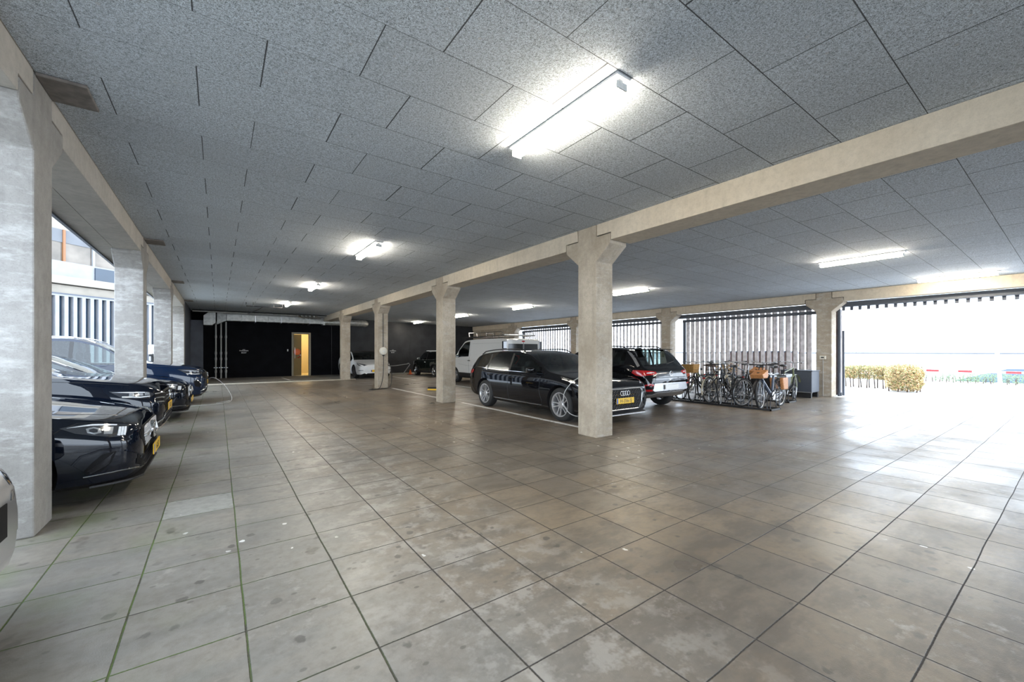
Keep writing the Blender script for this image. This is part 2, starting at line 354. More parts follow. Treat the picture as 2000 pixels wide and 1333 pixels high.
# small lit lobby behind the door
M['lobby'] = simple('lobby_wall', (.80, .68, .42), .7)
b = MB(); b.box(2.6, 2.7, YB+.25, YB+3, 0, 3); b.box(5.2, 5.3, YB+.25, YB+3, 0, 3); b.box(2.6, 5.3, YB+3, YB+3.1, 0, 3); b.box(2.6, 5.3, YB+.25, YB+3.1, 2.9, 3.0); b.box(2.6, 5.3, YB+.25, YB+3.1, -.1, .004)
struct('wall_lobby', b, 'lobby')
M['door'] = simple('olive_door_frame', (.30, .26, .19), .5); M['doorleaf'] = simple('olive_door_leaf', (.26, .22, .13), .5)
d1 = thing('door_1', 'olive framed steel door standing ajar in the black back wall', 'door', (dx0, YB, 0)); d1['kind'] = 'structure'
b = MB(); w_ = dx1-dx0
b.box(0, .09, -.03, .25, 0, dz1); b.box(w_-.09, w_, -.03, .25, 0, dz1); b.box(.09, w_-.09, -.03, .25, dz1-.09, dz1); b.build('door_frame', 'door', d1, bevel=.006)
b = MB(); b.obox((.34, .36, 1.2), .05, .62, 2.4, rz=math.radians(-48)); b.build('door_leaf', 'doorleaf', d1, bevel=.004)
b = MB(); b.tube([(.16, -.01, 1.02), (.16, -.07, 1.02), (.16, -.07, 1.62), (.16, -.01, 1.62)], .012); b.build('door_handle', 'steel', d1, smooth=40)
# lobby lamp (it lights the doorway)
o = MB(); o.box(-.5, .5, -.06, .06, -.03, .03); lo = thing('ceiling_lamp', 'warm lobby lamp glowing behind the open back door', 'lamp', (4.35, YB+1.6, 2.85))
o.build('lamp_tube', simple('warm_tube', (.9, .8, .6), .4, emit=(1, .80, .46), es=60.), lo)
# fire hose reel seen in the doorway
hr = thing('fire_hose_reel', 'round orange-red fire hose reel just inside the open back door', 'hose reel', (3.715, YB+.055, 1.38))
b = MB(); b.lathe([(.17, -.02), (.18, -.015), (.18, .015), (.17, .02)], axis='Y', n=32); b.build('reel_disc', 'orange', hr, smooth=40)
b = MB(); b.tube([(.13, -.03, -.12), (.15, -.05, -.24), (.08, -.05, -.32), (.0, -.05, -.34)], .022); b.build('hose', 'red', hr, smooth=40)
b = MB(); b.obox((.16, -.05, -.2), .05, .03, .08); b.build('nozzle', 'wpl', hr, bevel=.004)
# ================================================================ COLUMNS
def column(row, k, label, mat, grp):
    X = {'L': XL-CD, 'M': XM, 'R': XR}[row]; Cz = zc({'L': XL, 'M': XM, 'R': XR}[row])-.002; y = Y0+k*BAY
    t = thing('concrete_column', label, 'column', (X+CD/2, y+CW/2, 0), 0, grp); h = CW/2; e = h+.285
    b = MB(); b.prism([(-h, 0), (h, 0), (h, Cz-.59), (e, Cz-.35), (e, Cz-.195), (h, Cz-.195), (h, Cz), (-h, Cz), (-h, Cz-.195), (-e, Cz-.195), (-e, Cz-.35), (-h, Cz-.59)], 'X', -CD/2, CD/2)
    b.build('column_shaft', mat, t, bevel=.012)
    return t
LN = ['nearest concrete column of the left row, beside the nose of a silver car', 'second concrete column of the left row, behind the tall dark blue car', 'third concrete column of the left row, whitened by lime streaks', 'last concrete column of the left row, beside the slate grey pier']
MN = ['nearest free-standing concrete column in mid hall, in front of the black estate car', 'second mid-hall concrete column, left of the black estate car', 'mid-hall concrete column carrying the round cream charger box', 'farthest mid-hall concrete column, left of the white saloon']
RN = ['brown concrete column beside the open driveway exit, carrying a small switch box', 'concrete column between the bicycle screen and the next slatted bay', 'concrete column behind the black estate, between two far slatted bays', 'farthest concrete column of the right row, behind the white van']
for k in range(4):
    column('L', k, LN[k], 'conc_l', 'left row of concrete columns'); column('M', k, MN[k], 'conc_m', 'middle row of concrete columns'); column('R', k, RN[k], 'conc_r', 'right row of concrete columns')
# the row continues just behind the camera
column('L', -1, 'concrete column of the left row behind the viewpoint', 'conc_l', 'left row of concrete columns')
column('R', -1, 'concrete column at the near side of the driveway exit', 'conc_r', 'right row of concrete columns')
column('M', -1, 'mid-hall concrete column behind the viewpoint', 'conc_m', 'middle row of concrete columns')
# beams with stepped ends
def beam(row, k, label):
    ref = {'L': XL, 'M': XM, 'R': XR}[row]; Cz = zc(ref)-.003; ya = Y0+k*BAY+CW; yb = Y0+(k+1)*BAY; g = .014; e = .285
    x0, x1 = {'L': (XL-.36, XL-.002), 'M': (XM+.002, XM+.46), 'R': (XR+.002, XR+.36)}[row]
    if k == 3: yb = YB-.002; poly_end = [(yb, Cz-.30), (yb, Cz)]
    else: poly_end = [(yb-e-g, Cz-.30), (yb-e-g, Cz-.195+g), (yb-g, Cz-.195+g), (yb-g, Cz)]
    start = [(ya+g, Cz), (ya+g, Cz-.195+g), (ya+e+g, Cz-.195+g), (ya+e+g, Cz-.30)]
    b = MB(); b.prism(start+poly_end, 'X', x0, x1)
    o = b.build('concrete_beam', 'beam_l' if row == 'L' else 'beam', bevel=.006)
    tag(o, label, 'beam', {'L': 'beams over the left row', 'M': 'beams over the middle row', 'R': 'beams over the right row'}[row])
where = ['from behind the viewpoint to the nearest column', 'over the first full bay', 'over the second full bay', 'over the third full bay', 'over the last bay to the back wall']
for row, nm in (('L', 'left'), ('M', 'middle'), ('R', 'right')):
    for k in range(-1, 4): beam(row, k, f'pale concrete beam of the {nm} row {where[k+1]}')
# mortar shadow gaps: dark backing inside the joints
for row, x0, x1 in (('L', XL-.34, XL-.03), ('M', XM+.03, XM+.36), ('R', XR+.03, XR+.34)):
    b = MB(); Cz = zc({'L': XL, 'M': XM, 'R': XR}[row])
    for k in range(-1, 4):
        for s_ in (-1, 1):
            yc = Y0+k*BAY+CW/2; ys = yc+s_*(CW/2+.007)
            b.box(x0, x1, ys-.0068, ys+.0068, Cz-.19, Cz-.004); 
            ya, yb = sorted((yc+s_*(CW/2+.001), yc+s_*(CW/2+.284))); b.box(x0, x1, ya, yb, Cz-.1945, Cz-.182)
    o = struct('trim_3', b, 'blk'); 
M['pad'] = simple('dark_concrete_pad', (.20, .18, .165), .9, var=.2, nscale=12.)
# pads where left columns meet the ceiling
for k in range(4):
    y = Y0+k*BAY; b = MB(); b.box(XL+.002, XL+.28, y, y+CW, zc(XL)-.03, zc(XL)-.004)
    tag(b.build('bearing_pad', 'pad', bevel=.006), ['square concrete bearing pad above the nearest left column', 'square concrete bearing pad above the second left column', 'square concrete bearing pad above the third left column', 'square concrete bearing pad above the last left column'][k], 'bearing pad', 'bearing pads along the left beam')
# outer cladding under the left eaves
b = MB(); b.box(XL-.62, XL-.37, -13.5, 21.6, 3.20, 3.496); struct('trim_4', b, 'beam_l')
b = MB(); b.box(XL-.66, XL-.621, -13.5, 21.6, 3.17, 3.6); struct('trim_5', b, 'steeld')
# ================================================================ LUMINAIRES
def lum(x, y, label, L=1.32):
    z = zc(x); t = thing('batten_luminaire', label, 'ceiling light', (x, y, z), 0, 'fluorescent battens on the ceiling')
    b = MB(); b.box(-.075, .075, -L/2-.03, L/2+.03, -.022, -.001); b.box(-.03, .03, -L/2, L/2, -.05, -.022); b.build('housing', 'house', t, bevel=.004)
    b = MB(); b.prism([(-.052, -.047), (.052, -.047), (.052, -.078), (.03, -.098), (-.03, -.098), (-.052, -.078)], 'Y', -L/2, L/2); b.build('diffuser', 'lumi', t)
    b = MB(); b.box(-.055, .055, -L/2-.012, -L/2-.001, -.1, -.047); b.build('end_cap', 'house', t)
    b = MB(); b.box(-.055, .055, L/2+.001, L/2+.012, -.1, -.047); b.build('end_cap', 'house', t)
for x, y, l in ((2.46, 2.70, 'nearest and largest glowing batten on the ceiling, over the open lane'), (2.45, 8.40, 'second glowing batten over the open lane'), (2.43, 14.0, 'third glowing batten over the open lane'), (2.43, 19.7, 'farthest glowing batten of the lane row, near the back wall'),
                (10.65, 2.72, 'nearest batten beyond the middle beam, brightest of that row'), (10.53, 8.35, 'batten just right of the near mid-hall column'), (10.52, 13.95, 'batten above the white van roof rack'), (10.4, 19.1, 'batten above the gap between van and second column'), (10.42, 24.9, 'farthest small batten, in front of the lamplit back wall'),
                (14.5, 1.86, 'batten closest to the driveway exit opening')): lum(x, y, l)
# ================================================================ CARS
def pchip(pts):
    xs = [p[0] for p in pts]; ys = [p[1] for p in pts]; n = len(xs)
    h = [xs[i+1]-xs[i] for i in range(n-1)]; d = [(ys[i+1]-ys[i])/h[i] for i in range(n-1)]
    m = [d[0]]+[0 if d[i-1]*d[i] <= 0 else 3*(h[i-1]+h[i])/((2*h[i]+h[i-1])/d[i-1]+(h[i]+2*h[i-1])/d[i]) for i in range(1, n-1)]+[d[-1]]
    def f(x):
        if x <= xs[0]: return ys[0]
        if x >= xs[-1]: return ys[-1]
        i = 0
        while x > xs[i+1]: i += 1
        t = (x-xs[i])/h[i]; t2, t3 = t*t, t*t*t
        return (2*t3-3*t2+1)*ys[i]+(t3-2*t2+t)*h[i]*m[i]+(-2*t3+3*t2)*ys[i+1]+(t3-t2)*h[i]*m[i+1]
    return f
def wheel_meshes(R, rim, style, rimmat):
    """tyre, rim (axle along Y, outer face at +y)"""
    w = .11
    t = MB(); t.lathe([(rim-.01, -w), (R-.045, -w), (R-.012, -w+.015), (R, -w+.035), (R, w-.035), (R-.012, w-.015), (R-.045, w), (rim, w-.004), (rim-.01, w-.02)], axis='Y', n=40, closed=True)
    r = MB(); r.lathe([(rim, -w+.01), (rim, w-.002), (rim-.018, w-.002), (rim-.03, w-.02), (rim-.035, -w+.01)], axis='Y', n=40, closed=True)
    r.lathe([(.001, -.02+w*.5), (.075, w*.5-.02), (.075, w-.035), (.06, w-.022), (.001, w-.022)], axis='Y', n=20)
    ns, dbl = style
    for i in range(ns):
        a0 = 2*PI*i/ns+.3
        for dd in ((-1, 1) if dbl else (0,)):
            pts = []
            for q, hw_, yy in ((.05, .016, w-.03), (rim*.55, .011, w-.028), (rim-.022, .013, w-.012)):
                off = dd*(.018+.15*q)*.9
                c_ = Vector((math.cos(a0)*q-math.sin(a0)*off, 0, math.sin(a0)*q+math.cos(a0)*off)); s_ = Vector((-math.sin(a0), 0, math.cos(a0)))*(hw_ if dbl else hw_*1.6)
                pts.append((c_-s_, c_+s_, yy))
            vs = []
            for p0, p1, yy in pts: vs += [(p0.x, yy, p0.z), (p1.x, yy, p1.z), (p1.x, yy-.035, p1.z), (p0.x, yy-.035, p0.z)]
            fs = []
            for j in range(2):
                for q in range(4): fs.append((j*4+q, j*4+(q+1) % 4, j*4+4+(q+1) % 4, j*4+4+q))
            fs += [(3, 2, 1, 0), (8, 9, 10, 11)]; r.add(vs, fs)
    d = MB(); d.lathe([(.001, -.01), (rim*.72, -.01), (rim*.72, .012), (.001, .012)], axis='Y', n=32)
    return t, r, d
SUBR = [1, 1, 2, 3, 5, 4, 2, 2, 2, 3, 2, 2]
CARLIST = []
class Car:
    def __init__(s, name, label, cat, L, top, belt, hw, zb, ws, rs, side, wheels, R, paintm, pos, heading, tum=.40, rim=None, style=(5, True), rimmat='alu', clad=False, glass_side=('glassc', 'glassd'), tail_glass='glassd', extra_s=(), roofblack=False, group=None, archpad=.045):
        s.L = L; s.root = thing(name, label, cat, (pos[0], pos[1], 0), heading, group)
        T, B_, HW, ZB = pchip(top), pchip(belt), pchip(hw), pchip(zb); s.T, s.B, s.HW, s.ZB = T, B_, HW, ZB
        feats = set([0, .012, .03, .06, .1, .15, .2, .27, .34, L-.34, L-.26, L-.18, L-.12, L-.07, L-.035, L-.012, L])
        for a, b_ in [ws, rs]+[q[:2] for q in side]: feats |= {a, b_}
        feats |= set(extra_s); fl = sorted(feats)
        ss = []
        for a, b_ in zip(fl, fl[1:]):
            ss.append(a); n_ = int((b_-a)/.07)
            for i in range(n_): ss.append(a+(b_-a)*(i+1)/(n_+1))
        ss.append(L); out = [ss[0]]
        for q in ss[1:]:
            if q-out[-1] > .008 or q in feats: out.append(q)
        ss = out; s.ss = ss
        bm = bmesh.new(); rings = []
        for q in ss:
            t_, bl, h_, z0 = T(q), B_(q), HW(q), ZB(q); t_ = max(t_, bl+.02); gh = t_-bl
            y8 = h_*.945-tum*max(0, gh-.05)*.86-.005; z8 = t_-min(.075, gh*.34); y7 = h_*.955; z7 = bl
            half = [(0, z0), (h_*.80, z0), (h_*.93, z0+.05), (h_*.975, z0+.14), (h_, z0+.44*(bl-z0)), (h_*.992, bl-.17*(bl-z0)-.02), (h_*.97, bl-.035), (y7, z7),
                    (y8, z8), (y8-.045, t_-min(.032, gh*.15)), (y8*.62, t_-.006*min(1, gh*6)), (y8*.3, t_), (0, t_+.002)]
            fine = []; 
            for j in range(len(half)-1):
                n_ = SUBR[j]; p0 = half[max(j-1, 0)]; p1, p2 = half[j], half[j+1]; p3 = half[j+2] if j+2 < len(half) else (-half[-2][0], half[-2][1])
                for k in range(n_):
                    u = k/n_
                    if u == 0 or j in (7,): fine.append((p1[0]+(p2[0]-p1[0])*u, p1[1]+(p2[1]-p1[1])*u)); continue
                    fine.append(tuple(.5*((2*p1[c])+(-p0[c]+p2[c])*u+(2*p0[c]-5*p1[c]+4*p2[c]-p3[c])*u*u+(-p0[c]+3*p1[c]-3*p2[c]+p3[c])*u**3) for c in (0, 1)))
            fine.append(half[-1])
            ring = [(L/2-q, y, z) for y, z in fine]+[(L/2-q, -y, z) for y, z in fine[-2:0:-1]]
            rings.append([bm.verts.new(v) for v in ring])
        K = sum(SUBR); NR = 2*K; RG = [j for j in range(len(SUBR)) for _ in range(SUBR[j])]
        def reg(j): return RG[j if j < K else NR-1-j]
        def inr(a, b_, q0, q1): return q0 >= a-1e-6 and q1 <= b_+1e-6
        slots = ['paint', 'windscreen', 'rear_glass', 'black', 'clad']+[f'side{i}' for i in range(len(side))]
        for i in range(len(ss)-1):
            q0, q1 = ss[i], ss[i+1]
            for j in range(NR):
                f = bm.faces.new((rings[i][j], rings[i][(j+1) % NR], rings[i+1][(j+1) % NR], rings[i+1][j])); r_ = reg(j); mi = 0
                if r_ == 0: mi = 3
                elif r_ in (1,): mi = 3
                elif r_ == 2 and clad: mi = 4
                elif r_ == 7 and side:
                    if inr(side[0][0], side[-1][1], q0, q1): mi = 3
                    for n_, sd in enumerate(side):
                        if inr(sd[0], sd[1], q0, q1): mi = 5+n_
                elif r_ >= 9:
                    if inr(*ws, q0, q1): mi = 1
                    elif inr(*rs, q0, q1): mi = 2
                    elif roofblack and inr(ws[1], rs[0], q0, q1): mi = 3
                f.material_index = mi
        bm.faces.new(rings[0][::-1]).material_index = 0; bm.faces.new(rings[-1]).material_index = 0
        bmesh.ops.recalc_face_normals(bm, faces=bm.faces)
        me = bpy.data.meshes.new('tmp'); bm.to_mesh(me); bm.free()
        gl0, gl1 = glass_side
        mats = [paintm, 'glassc', tail_glass, 'blk', 'blk']+[sd[2] if len(sd) > 2 else (gl0 if i == 0 else gl1) for i, sd in enumerate(side)]
        for m_ in mats: me.materials.append(M[m_])
        o = bpy.data.objects.new('tmp', me); C.objects.link(o)
        cut = MB()
        for wx in wheels:
            hh = HW(wx)
            for sg in (-1, 1): cut.lathe([(R+archpad, sg*(hh-.27)), (R+archpad, sg*(hh+.3))], c=(L/2-wx, 0, R+.01), axis='Y', n=40, mi=3)
        co = cut.build('cut', mats); mo = o.modifiers.new('b', 'BOOLEAN'); mo.operation = 'DIFFERENCE'; mo.object = co; mo.solver = 'EXACT'
        bpy.context.view_layer.update(); dg = bpy.context.evaluated_depsgraph_get(); ev = o.evaluated_get(dg); bm = bmesh.new(); bm.from_mesh(ev.to_mesh()); ev.to_mesh_clear()
        bpy.data.objects.remove(o); bpy.data.objects.remove(co)
        s.bvh = BVHTree.FromBMesh(bm)
        names = {0: 'body', 1: 'windscreen', 2: 'rear_window', 3: 'black_trim', 4: 'lower_cladding'}
        for mi, sd_ in [(m_, s_) for m_ in range(len(mats)) for s_ in ((1, -1) if m_ >= 4 else (0,))]:
            b2 = bm.copy(); bmesh.ops.delete(b2, geom=[f for f in b2.faces if f.material_index != mi or (sd_ and f.calc_center_median().y*sd_ < 0)], context='FACES')
            if not b2.faces: b2.free(); continue
            m2 = bpy.data.meshes.new(names.get(mi, 'side_window')); b2.to_mesh(m2); b2.free(); m2.materials.clear(); m2.materials.append(M[mats[mi]])
            m2.polygons.foreach_set('material_index', [0]*len(m2.polygons)); m2.shade_smooth(); m2.set_sharp_from_angle(angle=math.radians(38))
            ob = bpy.data.objects.new(names.get(mi, 'side_window'), m2); C.objects.link(ob); ob.parent = s.root
        bm.free()
        # wheels
        rim = rim or R-.10; tm, rm, dm = wheel_meshes(R, rim, style, rimmat); proto = None
        for wx in wheels:
            for sg in (1, -1):
                y = sg*(HW(wx)-.125)
                if proto is None:
                    w = tm.build('wheel', 'rub', s.root, smooth=35); rr = rm.build('rim', rimmat, w, smooth=35); dd = dm.build('brake_disc', 'rimd', w, smooth=35); proto = (w, rr, dd)
                else:
                    w = proto[0].copy(); C.objects.link(w)
                    for c_ in proto[1:]:
                        k_ = c_.copy(); C.objects.link(k_); k_.parent = w
                w.location = (L/2-wx, y, R); w.rotation_euler = (0, wx*1.7 if sg > 0 else -wx, 0 if sg > 0 else PI)
        s.wheels = wheels; s.R = R; CARLIST.append(s)
    def P(s, q, y, z): return (s.L/2-q, y, z)
    def patch(s, pts, mat, name, off=.004, thick=.006, parent=None, maxe=.035):
        """polygon of (distance from nose, y, z) wrapped on the body"""
        bm = bmesh.new(); vs = [bm.verts.new(s.P(*p)) for p in pts]; f = bm.faces.new(vs); bmesh.ops.triangulate(bm, faces=[f])
        for _ in range(8):
            e = [e for e in bm.edges if e.calc_length() > maxe]
            if not e: break
            bmesh.ops.subdivide_edges(bm, edges=e, cuts=1); bmesh.ops.triangulate(bm, faces=[f for f in bm.faces if len(f.verts) > 3])
        bmesh.ops.recalc_face_normals(bm, faces=bm.faces)
        top = {}
        for v in bm.verts:
            loc, no, _, _ = s.bvh.find_nearest(v.co)
            top[v] = (loc+no*off, loc-no*.01)
        # close into a thin shell following the bodywork
        orig = list(bm.verts); faces = list(bm.faces); be = [e for e in bm.edges if len(e.link_faces) == 1]
        low = {v: bm.verts.new(top[v][1]) for v in orig}
        for v in orig: v.co = top[v][0]
        for f in faces:
            try: bm.faces.new([low[v] for v in reversed(f.verts)])
            except ValueError: pass
        for e in be:
            try: bm.faces.new((e.verts[0], e.verts[1], low[e.verts[1]], low[e.verts[0]]))
            except Exception: pass
        bmesh.ops.recalc_face_normals(bm, faces=bm.faces)
        me = bpy.data.meshes.new(name); bm.to_mesh(me); bm.free(); me.materials.append(M[mat]); me.shade_smooth(); me.set_sharp_from_angle(angle=math.radians(40))
        o = bpy.data.objects.new(name, me); C.objects.link(o); o.parent = parent or s.root; return o
    def seam(s, pts, mat='blk', name='panel_gap', w=.006, off=.0015, parent=None):
        """thin line laid on the bodywork through (q,y,z) points"""
        mb = MB(); out = []
        for a, b_ in zip(pts, pts[1:]):
            n_ = max(1, int((Vector(a)-Vector(b_)).length/.05))
            for i in range(n_+(1 if b_ == pts[-1] else 0)):
                p = Vector(s.P(*a)).lerp(Vector(s.P(*b_)), i/n_); loc, no, _, _ = s.bvh.find_nearest(p); out.append(loc+no*off)
        mb.tube(out, w/2, n=5); return mb.build(name, mat, parent or s.root, smooth=60)
    def on(s, q, y, z):
        loc, no, _, _ = s.bvh.find_nearest(Vector(s.P(q, y, z))); return loc, no
    def both(s, fn):
        for sg in (1, -1): fn(sg)
    def handle(s, q, z, mat, sg):
        loc, no = s.on(q, sg*1.0, z); b = MB(); b.tube([loc+Vector((.09, 0, 0)), loc+Vector((.075, sg*.028, .004)), loc+Vector((-.075, sg*.028, .008)), loc+Vector((-.09, 0, 0))], .013, n=8); b.build('door_handle', mat, s.root, smooth=50)
    def mirror(s, q, z, mat, sg, sx=1.):
        y = s.HW(q)*.955; b = MB()
        b.ball((s.L/2-q, sg*(y+.125), z+.035), .065, .10*sx, .062, n=16, m=10, e=.7)
        o = b.build('side_mirror', mat, s.root, smooth=60)
        b = MB(); b.tube([(s.L/2-q, sg*(y-.02), z-.03), (s.L/2-q, sg*(y+.06), z-.005)], .022); b.build('mirror_arm', 'blk', o, smooth=60)
        b = MB(); b.ball((s.L/2-q-.058, sg*(y+.125), z+.035), .012, .088*sx, .05, n=14, m=6, e=.7); b.build('mirror_glass', 'chrome', o, smooth=60)
    def plate(s, q, z, txt, front=True, mat='yel', tilt=0.):
        x = s.L/2-q; sg = 1 if front else -1; e = bpy.data.objects.new('number_plate', None); 
        b = MB(); b.box(-.26, .26, -.006, .006, -.055, .055); o = b.build('number_plate', mat, s.root, bevel=.003)
        o.location = (x+sg*.012, 0, z); o.rotation_euler = (0, 0, sg*PI/2)
        bpy.data.objects.remove(e)
        if txt is not None: b = MB(); b.box(-.255, -.215, -.0075, -.005, -.05, .05); b.build('plate_band', 'blue', o)
        if txt: text(txt, .098, 'blk', (.02, -.0078, -.003), (PI/2, 0, 0), o, 'lettering', .0006, 1.0)
        return o
    def cabin(s, fs, rs_, hz=1.02, w=.5):
        """front seats at fs, rear bench at rs_"""
        for sg in (1, -1):
            b = MB(); x = s.L/2-fs; y = sg*.36
            b.obox((x, y, .48), .52, w, .16, ry=-.08); b.obox((x-.28, y, .76), .14, w, .60, ry=-.28)
            o = b.build('front_seat', 'seat', s.root, bevel=.05)
            b = MB(); b.ball((x-.375, y, hz+.05), .055, .13, .10, n=14, m=8, e=.7); b.build('headrest', 'seat', o, smooth=60)
        x = s.L/2-rs_; b = MB(); b.obox((x, 0, .50), .5, 1.25, .16); b.obox((x-.3, 0, .74), .14, 1.25, .52, ry=-.3); o = b.build('rear_bench', 'seat', s.root, bevel=.05)
        for sg in (1, -1):
            b = MB(); b.ball((x-.38, sg*.36, hz-.01), .05, .12, .075, n=14, m=8, e=.7); b.build('headrest', 'seat', o, smooth=60)
        x = s.L/2-fs+.68; hw_ = s.HW(fs-.6)*.88; b = MB(); b.prism([(x-.2, .62), (x-.2, .86), (x-.02, .90), (x+.28, .885), (x+.28, .5)], 'Y', -hw_, hw_); d = b.build('dashboard', 'dash', s.root, bevel=.02)
        b = MB(); c_ = Vector((x-.30, .36, .86)); b.tube([c_+Vector((math.sin(a)*.06, math.cos(a)*.18, math.sin(a)*.17)) for a in [2*PI*i/20 for i in range(20)]], .015, n=8, closed=True)
        b.tube([c_+Vector((.1, 0, -.04)), c_], .03); b.build('steering_wheel', 'blk', d, smooth=60)
    def arch_trim(s, mat='blk', w=.05):
        for wx in s.wheels:
            for sg in (1, -1):
                mb = MB(); r0 = s.R+.047; pts = []
                for i in range(19):
                    a = math.radians(-12+204*i/18); q = wx-math.cos(a)*(r0+.02); z = s.R+.01+math.sin(a)*(r0+.02); loc, no = s.on(q, sg*1.0, z); pts.append((s.L/2-q, sg*(abs(loc.y)+.0), z))
                mb.tube(pts, w/2, n=8); mb.build('wheel_arch_trim', mat, s.root, smooth=60)
    def rails(s, q0, q1, mat='blk'):
        for sg in (1, -1):
            pts = []
            for i in range(13):
                q = q0+(q1-q0)*i/12; y8 = None; h_ = s.HW(q); gh = s.T(q)-s.B(q); y = h_*.945-.40*max(0, gh-.05)*.86-.045
                lift = .035 if 0 < i < 12 else -.005
                pts.append((s.L/2-q, sg*y, s.T(q)+lift-.01))
            b = MB(); b.tube(pts, .014, n=8); b.build('roof_rail', mat, s.root, smooth=60)
    def emblem_ring(s, loc, r, n_=1, gap=.1, mat='chrome', t=.007):
        b = MB()
        for i in range(n_):
            y = loc[1]+(i-(n_-1)/2)*gap; b.tube([(loc[0], y+math.cos(a)*r, loc[2]+math.sin(a)*r) for a in [2*PI*k/24 for k in range(24)]], t, n=6, closed=True)
        return b
M['p_black'] = paint('black_car_paint', (.004, .004, .005)); M['p_navy'] = paint('dark_blue_car_paint', (.004, .012, .034), 0); M['p_night'] = paint('blue_black_car_paint', (.0025, .0045, .010), 0)
M['p_white'] = paint('white_car_paint', (.76, .77, .77)); M['p_van'] = paint('white_van_paint', (.60, .59, .56), 0, .4, .6); M['p_silver'] = paint('silver_car_paint', (.50, .50, .51), .6)
M['p_green'] = paint('black_green_car_paint', (.006, .010, .008))
M['hlamp'] = simple('headlamp_interior', (.42, .44, .46), .15, metal=.5, coat=1.)
M['hdark'] = simple('headlamp_housing', (.03, .033, .04), .1, coat=1., spec=.8)
M['drl'] = simple('daytime_light_strip', (.85, .87, .9), .12, coat=1.)
M['grill'] = simple('grille_black', (.006, .006, .007), .55, spec=.15)
M['wlens'] = simple('white_lens', (.65, .66, .68), .12, coat=1.)
def mesh_grille(car, q, y0, y1, z0, z1, pitch, r, mat, parent, hexa=True, curve=None, name='grille_mesh'):
    """raised lattice on the nose, wrapped to the body"""
    mb = MB(); dz = pitch*.86; rows = int((z1-z0)/dz)
    for i in range(rows+1):
        z = z0+i*dz; n_ = int((y1-y0)/(pitch/2)); pts = []
        for k in range(n_+1):
            y = y0+k*(y1-y0)/n_; zz = z+(dz*.30 if (k+i) % 2 else -dz*.30) if hexa else z
            if curve and not curve(y, zz): 
                if len(pts) > 1: mb.tube(pts, r, n=4)
                pts = []; continue
            loc, no = car.on(q, y, zz); pts.append(loc+no*(.006+r))
        if len(pts) > 1: mb.tube(pts, r, n=4)
    if not hexa:
        for k in range(int((y1-y0)/pitch)+1):
            y = y0+k*pitch; pts = []
            for i in range(5):
                z = z0+(z1-z0)*i/4
                if curve and not curve(y, z): continue
                loc, no = car.on(q, y, z); pts.append(loc+no*(.006+r))
            if len(pts) > 1: mb.tube(pts, r, n=4)
    return mb.build(name, mat, parent, smooth=60)
def lattice(c, quad, n_, m_, r, mat, parent):
    # quad: rear-low, front-high, front-low, rear-bottom
    a, b_, d, e = [Vector(q) for q in quad]; mb = MB()
    def pt(u, v):
        p = (a.lerp(b_, u)).lerp(e.lerp(d, u), v); loc, no = c.on(*p); return loc+no*.006
    for k in range(-m_, n_+1):
        for sg_ in (1, -1):
            pts = []
            for i in range(9):
                v = i/8; u = (k+(v if sg_ > 0 else 1-v)*m_)/n_
                if 0 <= u <= 1: pts.append(pt(u, v))
            if len(pts) > 1: mb.tube(pts, r, n=4)
    return mb.build('intake_mesh', mat, parent, smooth=60)
def lip(c, mat, fwd=.012, z=.165):
    qs = [0, .03, .07, .12, .18, .26, .34]; o_ = [(c.L/2-q+fwd, c.HW(q)*.93) for q in qs]; poly = o_[::-1]+[(x, -y) for x, y in o_]
    b = MB(); b.prism(poly, 'Z', z, z+.02); b.build('front_splitter', mat, c.root, bevel=.004)
# ---- black estate car -----------------------------------------------------------------
L = 4.74
A = Car('estate_car', 'black estate car behind the nearest mid-hall column, yellow plate on its honeycomb grille', 'car', L,
    top=[(0, .70), (.05, .745), (.25, .83), (.8, .925), (1.22, .985), (1.65, 1.185), (2.08, 1.36), (2.6, 1.425), (3.3, 1.42), (3.9, 1.375), (4.22, 1.30), (4.5, 1.08), (4.62, .96), (4.70, .86), (4.74, .72)],
    belt=[(0, .62), (.3, .73), (1.2, .90), (2, .925), (3.4, .955), (4.1, .995), (4.5, .93), (4.66, .8), (4.74, .68)],
    hw=[(0, .66), (.06, .76), (.2, .845), (.5, .90), (.9, .918), (2, .92), (3.8, .92), (4.2, .895), (4.5, .84), (4.66, .78), (4.74, .70)],
    zb=[(0, .26), (.12, .17), (.5, .17), (1.3, .17), (3.5, .18), (4.3, .22), (4.6, .28), (4.74, .38)], ws=(1.22, 2.08), rs=(4.22, 4.55),
    side=[(1.50, 2.62), (2.69, 3.56), (3.62, 4.22)], wheels=(.87, 3.70), R=.335, paintm='p_black', pos=(6.43, 5.25+L/2), heading=-PI/2, rim=.245, style=(5, True), tail_glass='glassd')
A.cabin(2.15, 3.1)
